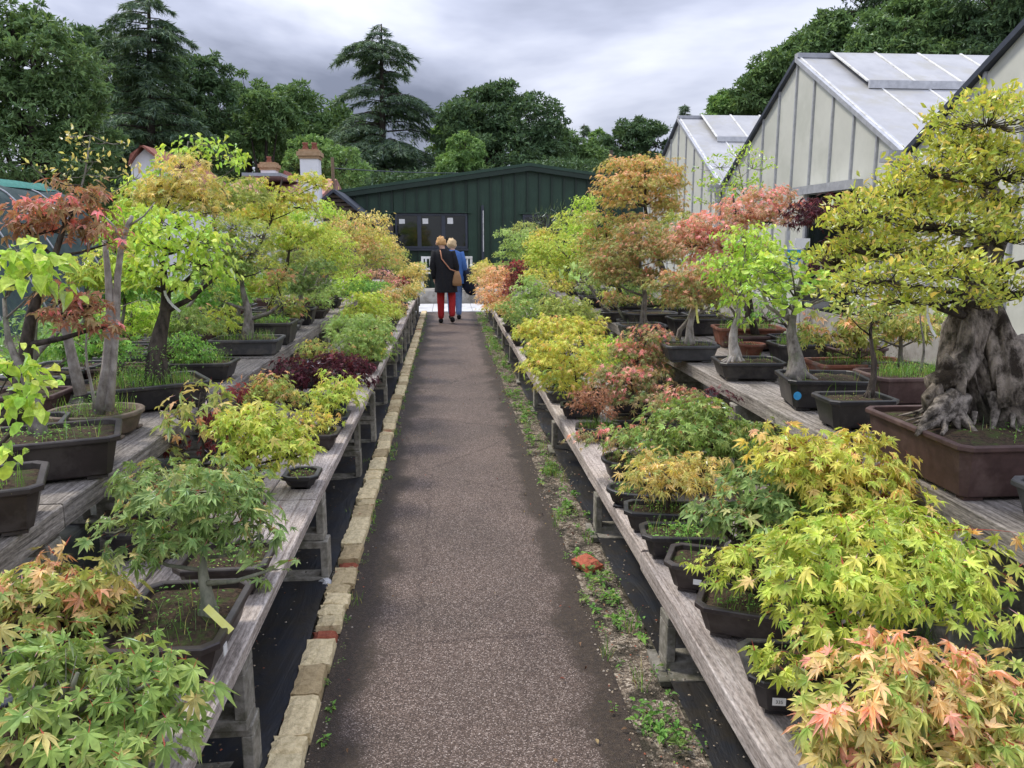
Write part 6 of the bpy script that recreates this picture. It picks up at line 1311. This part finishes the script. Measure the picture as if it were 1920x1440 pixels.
octa = (np.array([(1, 0, 0), (-1, 0, 0), (0, 1, 0), (0, -1, 0), (0, 0, .6), (0, 0, -.6)], np.float32), np.array([(0, 2, 4), (2, 1, 4), (1, 3, 4), (3, 0, 4), (2, 0, 5), (1, 2, 5), (3, 1, 5), (0, 3, 5)], np.int32), np.zeros(6, np.float32))
A = np.array([(.30, .24, .17), (.42, .36, .29), (.14, .11, .08), (.40, .13, .07)])[rng.choice(4, n, p=[.4, .25, .3, .05])]*rng.uniform(.7, 1.2, (n, 1))
V, T, C = cloud(np.stack([x, y, np.where(np.abs(x-.05) > .74, .045, .013)], 1), rng.normal(0, 1, (n, 3))*np.array([1, 1, .2]), rng.normal(0, .3, (n, 3))+np.array([0, 0, 1]), rng.uniform(.002, .0065, n), octa, A, A, np.ones(n))
GR = leafmat('grit', 0, .02, .8, .3); o = part('grit', V, T, GR, None, C); tag(o, 'loose grit and pebbles scattered along the path margins', 'grit', kind='stuff')
n = 640; u_ = rng.random(n); x = np.where(u_ < .5, rng.normal(.66, .09, n), np.where(u_ < .85, rng.normal(-.56, .12, n), rng.uniform(-.42, .58, n))); y = 1.2+15*rng.random(n)**1.3
A = np.array([(.22, .13, .07), (.34, .25, .12), (.14, .07, .04), (.3, .10, .06)])[rng.integers(0, 4, n)]*rng.uniform(.6, 1.2, (n, 1))
V, T, C = cloud(np.stack([x, y, np.full(n, .026)], 1), rng.normal(0, 1, (n, 3))*np.array([1, 1, .15]), rng.normal(0, .3, (n, 3))+np.array([0, 0, 1]), rng.uniform(.008, .022, n), 'ovalm', A, A)
o = part('leaf_litter', V, T, GR, None, C); tag(o, 'dry brown leaf litter strewn beside the path', 'leaf litter', kind='stuff')
bb_ = rough_brick(77, .11, .13, .045, .03, BRICKR); o = link('broken_brick', bb_, None, WZ(1103, 1062, .01)); o.rotation_euler = (.1, 0, .6); tag(o, 'crumbling red brick piece among the weeds at the right path margin', 'brick')
bb_ = rough_brick(78, .05, .07, .03, .02, SLAB); o = link('stone_chip', bb_, None, WZ(612, 1098, .01)); o.rotation_euler = (0, .1, .5); tag(o, 'pale stone chip lying against the left kerb by a block', 'stone')
# grass under the high right bench
V, T, C = joinc([blades(2600, 1.75, 3.0, .02, .28, 1.9, .30, 1.0, .003), blades(700, -1.5, 4.5, .02, .2, 3, .12, 1.0, .003)]); o = part('shaded_grass', V, T, LEAF, None, C); tag(o, 'long thin grass growing in the shade under the high right bench', 'grass', kind='stuff')

# hedge and rough growth behind the high left bench
he = empty('hedge', (-3.35, 9, 0), 0, 'rough green hedge and tall weeds behind the high left bench', 'hedge')
n = 15000; y = rng.uniform(-5.5, 8.5, n); x = rng.uniform(-.4, .4, n); top = np.array([.85+.35*noise.noise(Vector((q*.9, 1, 7)))+.2*noise.noise(Vector((q*3, 4, 7))) for q in y]); z = top*(1-.9*rng.random(n)**2.2)
d = rng.normal(0, .7, (n, 3))+np.array([.3, -.3, .2]); A = fcol('l', n)*1.25
V, T, C = cloud(np.stack([x, y, z], 1), d, rng.normal(0, .5, (n, 3))+np.array([.2, -.3, .9]), rng.uniform(.03, .075, n), 'ovalm', A, A*1.2)
tag(part('foliage', V, T, LEAF, he, C), kind='stuff')
V, T, C = blades(2600, 0, 1.5, 0, .5, 7, 1.1, .5, .008); tag(part('tall_grass', V, T, LEAF, he, C), kind='stuff')
# ============================================================ people
def skin_body(name, pts, edges, radii, mat, parent, sub=2):
    me = bpy.data.meshes.new(name); me.from_pydata([tuple(p) for p in pts], edges, []); me.update()
    o = bpy.data.objects.new(name, me); col.objects.link(o)
    md = o.modifiers.new('s', 'SKIN'); sv = me.skin_vertices[0].data
    for i, r in enumerate(radii): sv[i].radius = (r, r) if not isinstance(r, tuple) else r
    sv[0].use_root = True
    md.use_smooth_shade = True; m2 = o.modifiers.new('u', 'SUBSURF'); m2.levels = sub; m2.render_levels = sub
    dg = bpy.context.evaluated_depsgraph_get(); m3 = bpy.data.meshes.new_from_object(o.evaluated_get(dg)); bpy.data.objects.remove(o)
    m3.materials.clear(); m3.materials.append(mat); m3.name = name; m3.polygons.foreach_set('use_smooth', [True]*len(m3.polygons)); return link(name, m3, parent)
SKIN = M2('skin', (.52, .32, .24), (.60, .38, .29), 30, .55, .05)
def cloth(n, c, k=1.25, sc=25): return M2(n, c, tuple(min(1, x*k) for x in c), sc, .9, .35, .01)
CBLK = cloth('black_knit', (.010, .010, .012), 1.6); CRED = cloth('red_trousers', (.34, .022, .024)); CBLU = cloth('blue_top', (.055, .13, .34)); CJEAN = cloth('pale_jeans', (.14, .22, .42)); CNAVY = cloth('navy_coat', (.010, .014, .028)); SHOE = cloth('black_shoe', (.012, .012, .013))
HAIR = cloth('blonde_hair', (.42, .25, .11), 1.7, 60); HAIR2 = cloth('ash_blonde_hair', (.46, .34, .20), 1.6, 60); BAG = cloth('tan_bag', (.28, .16, .08)); STRAP = cloth('tan_strap', (.42, .20, .12))
def person(label, x, y, H, coat, trou, hair, lean=0, step=.0, longcoat=True, rz=0, hairlen=0, feet=((-.085, .02), (.085, -.10)), lift=(0, .0), w=1.0):
    r = empty('person', (x, y, .013), rz, label, 'person'); k = H/1.65
    hx_ = lean*.10
    # skeleton, one vertex per joint; the body is one continuous surface
    J = dict(pel=(0, 0, .90), spi=(hx_*.2, .01, 1.06), che=(hx_*.5, .0, 1.24), nek=(hx_*.8, .01, 1.395), nk2=(hx_, .015, 1.45), hed=(hx_*1.3, .03, 1.52), crn=(hx_*1.5, .03, 1.585),
             shl=(-.165+hx_*.6, 0, 1.34), ell=(-.225+hx_*.4, -.02, 1.08), wrl=(-.215, .03, .86), hal=(-.21, .05, .79),
             shr=(.165+hx_*.6, 0, 1.34), elr=(.225+hx_*.4, -.02, 1.08), wrr=(.20, .09, .90), har=(.18, .14, .86),
             hil=(-.09, 0, .86), knl=(feet[0][0]*1.0, (feet[0][1]+.03)*.6, .47+lift[0]*.3), anl=(feet[0][0], feet[0][1], .085+lift[0]), tol=(feet[0][0]-.01, feet[0][1]+.13, .03+lift[0]*.3),
             hir=(.09, 0, .86), knr=(feet[1][0]*1.0, feet[1][1]*.3+.04, .47+lift[1]*.3), anr=(feet[1][0], feet[1][1], .085+lift[1]), tor=(feet[1][0]+.01, feet[1][1]+.12, .03+lift[1]*.2))
    K = list(J); P = [Vector(J[q])*k for q in K]; ix = {q: i for i, q in enumerate(K)}
    E_ = [(ix[a], ix[b]) for a, b in (('pel', 'spi'), ('spi', 'che'), ('che', 'nek'), ('nek', 'nk2'), ('nk2', 'hed'), ('hed', 'crn'), ('che', 'shl'), ('shl', 'ell'), ('ell', 'wrl'), ('wrl', 'hal'), ('che', 'shr'), ('shr', 'elr'), ('elr', 'wrr'), ('wrr', 'har'),
          ('pel', 'hil'), ('hil', 'knl'), ('knl', 'anl'), ('anl', 'tol'), ('pel', 'hir'), ('hir', 'knr'), ('knr', 'anr'), ('anr', 'tor'))]
    rad = dict(pel=(.135, .105), spi=(.12, .095), che=(.13, .10), nek=.052, nk2=.05, hed=(.078, .09), crn=(.06, .07), shl=.06, ell=.04, wrl=.026, hal=.03, shr=.06, elr=.04, wrr=.026, har=.03, hil=.08, knl=.052, anl=.036, tol=.03, hir=.08, knr=.052, anr=.036, tor=.03)
    skin_body('body', P, E_, [tuple(q*k for q in rad[n_]) if isinstance(rad[n_], tuple) else rad[n_]*k for n_ in K], SKIN, r)
    V3 = lambda n_, dx=0, dy=0, dz=0: (Vector(J[n_])+Vector((dx, dy, dz)))*k
    # fingers
    for sd, n_, wn_ in ((-1, 'hal', 'wrl'), (1, 'har', 'wrr')):
        d = (V3(n_)-V3(wn_)).normalized(); m = TB()
        for f in range(4):
            b = V3(n_)+Vector((.004*sd, (f-1.5)*.017, 0)); L_ = (.060, .072, .070, .055)[f]; m.tube([b, b+d*L_*.5+Vector((-.006*sd, 0, 0)), b+d*L_+Vector((-.02*sd, 0, .004))], [.009, .008, .006], 6)
        b = V3(n_)+Vector((-.01*sd, .03, .02)); m.tube([b, b+Vector((-.012*sd, .022, -.028)), b+Vector((-.02*sd, .026, -.052))], [.010, .009, .007], 6); m.build('fingers', SKIN, r)
    # trousers: legs as smooth tapered sleeves joined at the hip
    tp = [V3('pel', 0, 0, .04), V3('pel', 0, 0, -.06), V3('hil'), V3('knl', 0, .01), V3('anl', 0, 0, -.02), V3('hir'), V3('knr', 0, .01), V3('anr', 0, 0, -.02)]
    skin_body('trousers', tp, [(0, 1), (1, 2), (2, 3), (3, 4), (1, 5), (5, 6), (6, 7)], [(.15*w, .12), (.15*w, .12), .098, .078, .062, .098, .078, .062], trou, r)
    for n_, t_ in (('anl', 'tol'), ('anr', 'tor')):
        a, b = V3(n_, 0, -.035, -.045), V3(t_, 0, .0, .0); V, T = tube_np([a, a.lerp(b, .35)+Vector((0, 0, .012)), a.lerp(b, .75), b+Vector((0, .02, 0))], [.040, .045, .042, .022], 12); part('shoe', V, T, SHOE, r, smooth=True)
    # coat: torso shell with a hem, sleeves
    def ell(cx_, cy_, z, a, b, n=28, fold=0): return [((cx_+a*(1+fold*math.sin(t*7)+fold*.6*math.sin(t*3+1))*math.cos(t))*k, (cy_+b*(1+fold*math.sin(t*6))*math.sin(t))*k, z*k) for t in np.linspace(0, 2*math.pi, n, endpoint=False)]
    hem = .60 if longcoat else .74
    rings = [ell(0, .0, hem, .215*w, .165, fold=.05), ell(0, 0, hem+.12, .212*w, .16, fold=.035), ell(0, 0, .90, .20*w, .15, fold=.02), ell(hx_*.2, 0, 1.06, .185*w, .135, fold=.015), ell(hx_*.5, 0, 1.22, .205*w, .14, fold=.01), ell(hx_*.6, 0, 1.33, .20*w, .115), ell(hx_*.7, .0, 1.385, .14*w, .085), ell(hx_*.8, .01, 1.425, .066, .062)]
    V, T = ringloft(rings, (False, True)); part('coat' if longcoat else 'top', V, T, coat, r, smooth=True)
    for s_, a_, b_, c_ in (('l', 'shl', 'ell', 'wrl'), ('r', 'shr', 'elr', 'wrr')):
        V, T = tube_np([V3('che', (-.1 if s_ == 'l' else .1), 0, .07), V3(a_), V3(a_).lerp(V3(b_), .5), V3(b_), V3(b_).lerp(V3(c_), .6), V3(c_)], [.06, .078, .068, .060, .052, .046], 14, .10, 14); part('sleeve', V, T, coat, r, smooth=True)
    # hair
    c = V3('hed', 0, 0, .025); n = 22; V = []; rows = 12
    for i in range(rows+1):
        ph = math.pi*(i/rows)*(.66 if hairlen == 0 else .78)
        for j in range(n):
            th = 2*math.pi*j/n; rr_ = .100*k*(1+.28*noise.noise(Vector((math.cos(th)*2.2*math.sin(ph)+y, math.sin(th)*2.2*math.sin(ph), math.cos(ph)*2.2)))+.22*noise.noise(Vector((math.cos(th)*7*math.sin(ph)+y, math.sin(th)*7*math.sin(ph), math.cos(ph)*6)))); q = Vector((rr_*math.sin(ph)*math.cos(th)*.94, rr_*math.sin(ph)*math.sin(th)*1.03, rr_*math.cos(ph)*1.12))
            if math.sin(th) > .55 and ph > 1.15: q = q*.62
            V.append(tuple(c+q))
    T = [q for i in range(rows) for j in range(n) for q in ((i*n+j, i*n+(j+1) % n, (i+1)*n+(j+1) % n), (i*n+j, (i+1)*n+(j+1) % n, (i+1)*n+j))]
    part('hair', V, T, hair, r, smooth=True)
    # face
    V, T = tube_np([c+Vector((0, .085*k, -.02)), c+Vector((0, .105*k, -.04)), c+Vector((0, .08*k, -.05))], [.008, .012, .006], 6); part('nose', V, T, SKIN, r, smooth=True)
    for s in (-1, 1):
        V, T = tube_np([c+Vector((s*.086*k, .01, -.005)), c+Vector((s*.094*k, .0, -.03)), c+Vector((s*.084*k, .012, -.055))], [.008, .014, .008], 6); part('ear', V, T, SKIN, r, smooth=True)
    return r, V3
w1, V3 = person('woman with short blonde hair, long black cardigan and red trousers, walking away on the path', -.035, 15.4, 1.64, CBLK, CRED, HAIR, lean=-.6, feet=((-.10, .06), (.115, -.06)), lift=(0, .05))
pts = [V3('shl', .10, -.02, .075), V3('che', -.04, -.155, .0), V3('spi', .10, -.165, -.02), V3('pel', .20, -.14, .10)]
m = TB(); m.tube([pts[0].lerp(pts[1], .0), pts[0].lerp(pts[1], .5)+Vector((0, -.06, .02)), pts[1], pts[2], pts[3]], .011, 6); m.build('bag_strap', STRAP, w1)
V, T = ringloft([[(.215+a*math.cos(t), -.13+b*math.sin(t), z) for t in np.linspace(0, 2*math.pi, 14, endpoint=False)] for z, a, b in ((.72, .05, .03), (.73, .085, .05), (.80, .09, .05), (.90, .07, .045), (1.0, .04, .03))]); part('shoulder_bag', V, T, BAG, w1, smooth=True)
w2, V3 = person('woman with curly ash blonde hair in blue top and pale jeans, half hidden', .13, 16.2, 1.60, CBLU, CJEAN, HAIR2, lean=-.3, longcoat=False, feet=((-.07, .05), (.09, -.02)), hairlen=1, w=1.05)
rings = []
for z, a, b, cx_ in ((.48, .05, .04, .36), (.52, .10, .07, .34), (.62, .13, .09, .31), (.74, .12, .09, .30), (.86, .10, .09, .27), (.95, .07, .08, .25), (.98, .03, .04, .25)):
    rings.append([(cx_+a*(1+.2*math.sin(t*4+z*9))*math.cos(t), -.02+b*(1+.2*math.sin(t*5+z*5))*math.sin(t), z) for t in np.linspace(0, 2*math.pi, 22, endpoint=False)])
V, T = ringloft(rings); o = empty('folded_coat', w2.location, 0, 'dark navy coat carried over the arm of the woman in blue', 'coat'); part('cloth', V, T, CNAVY, o, smooth=True)
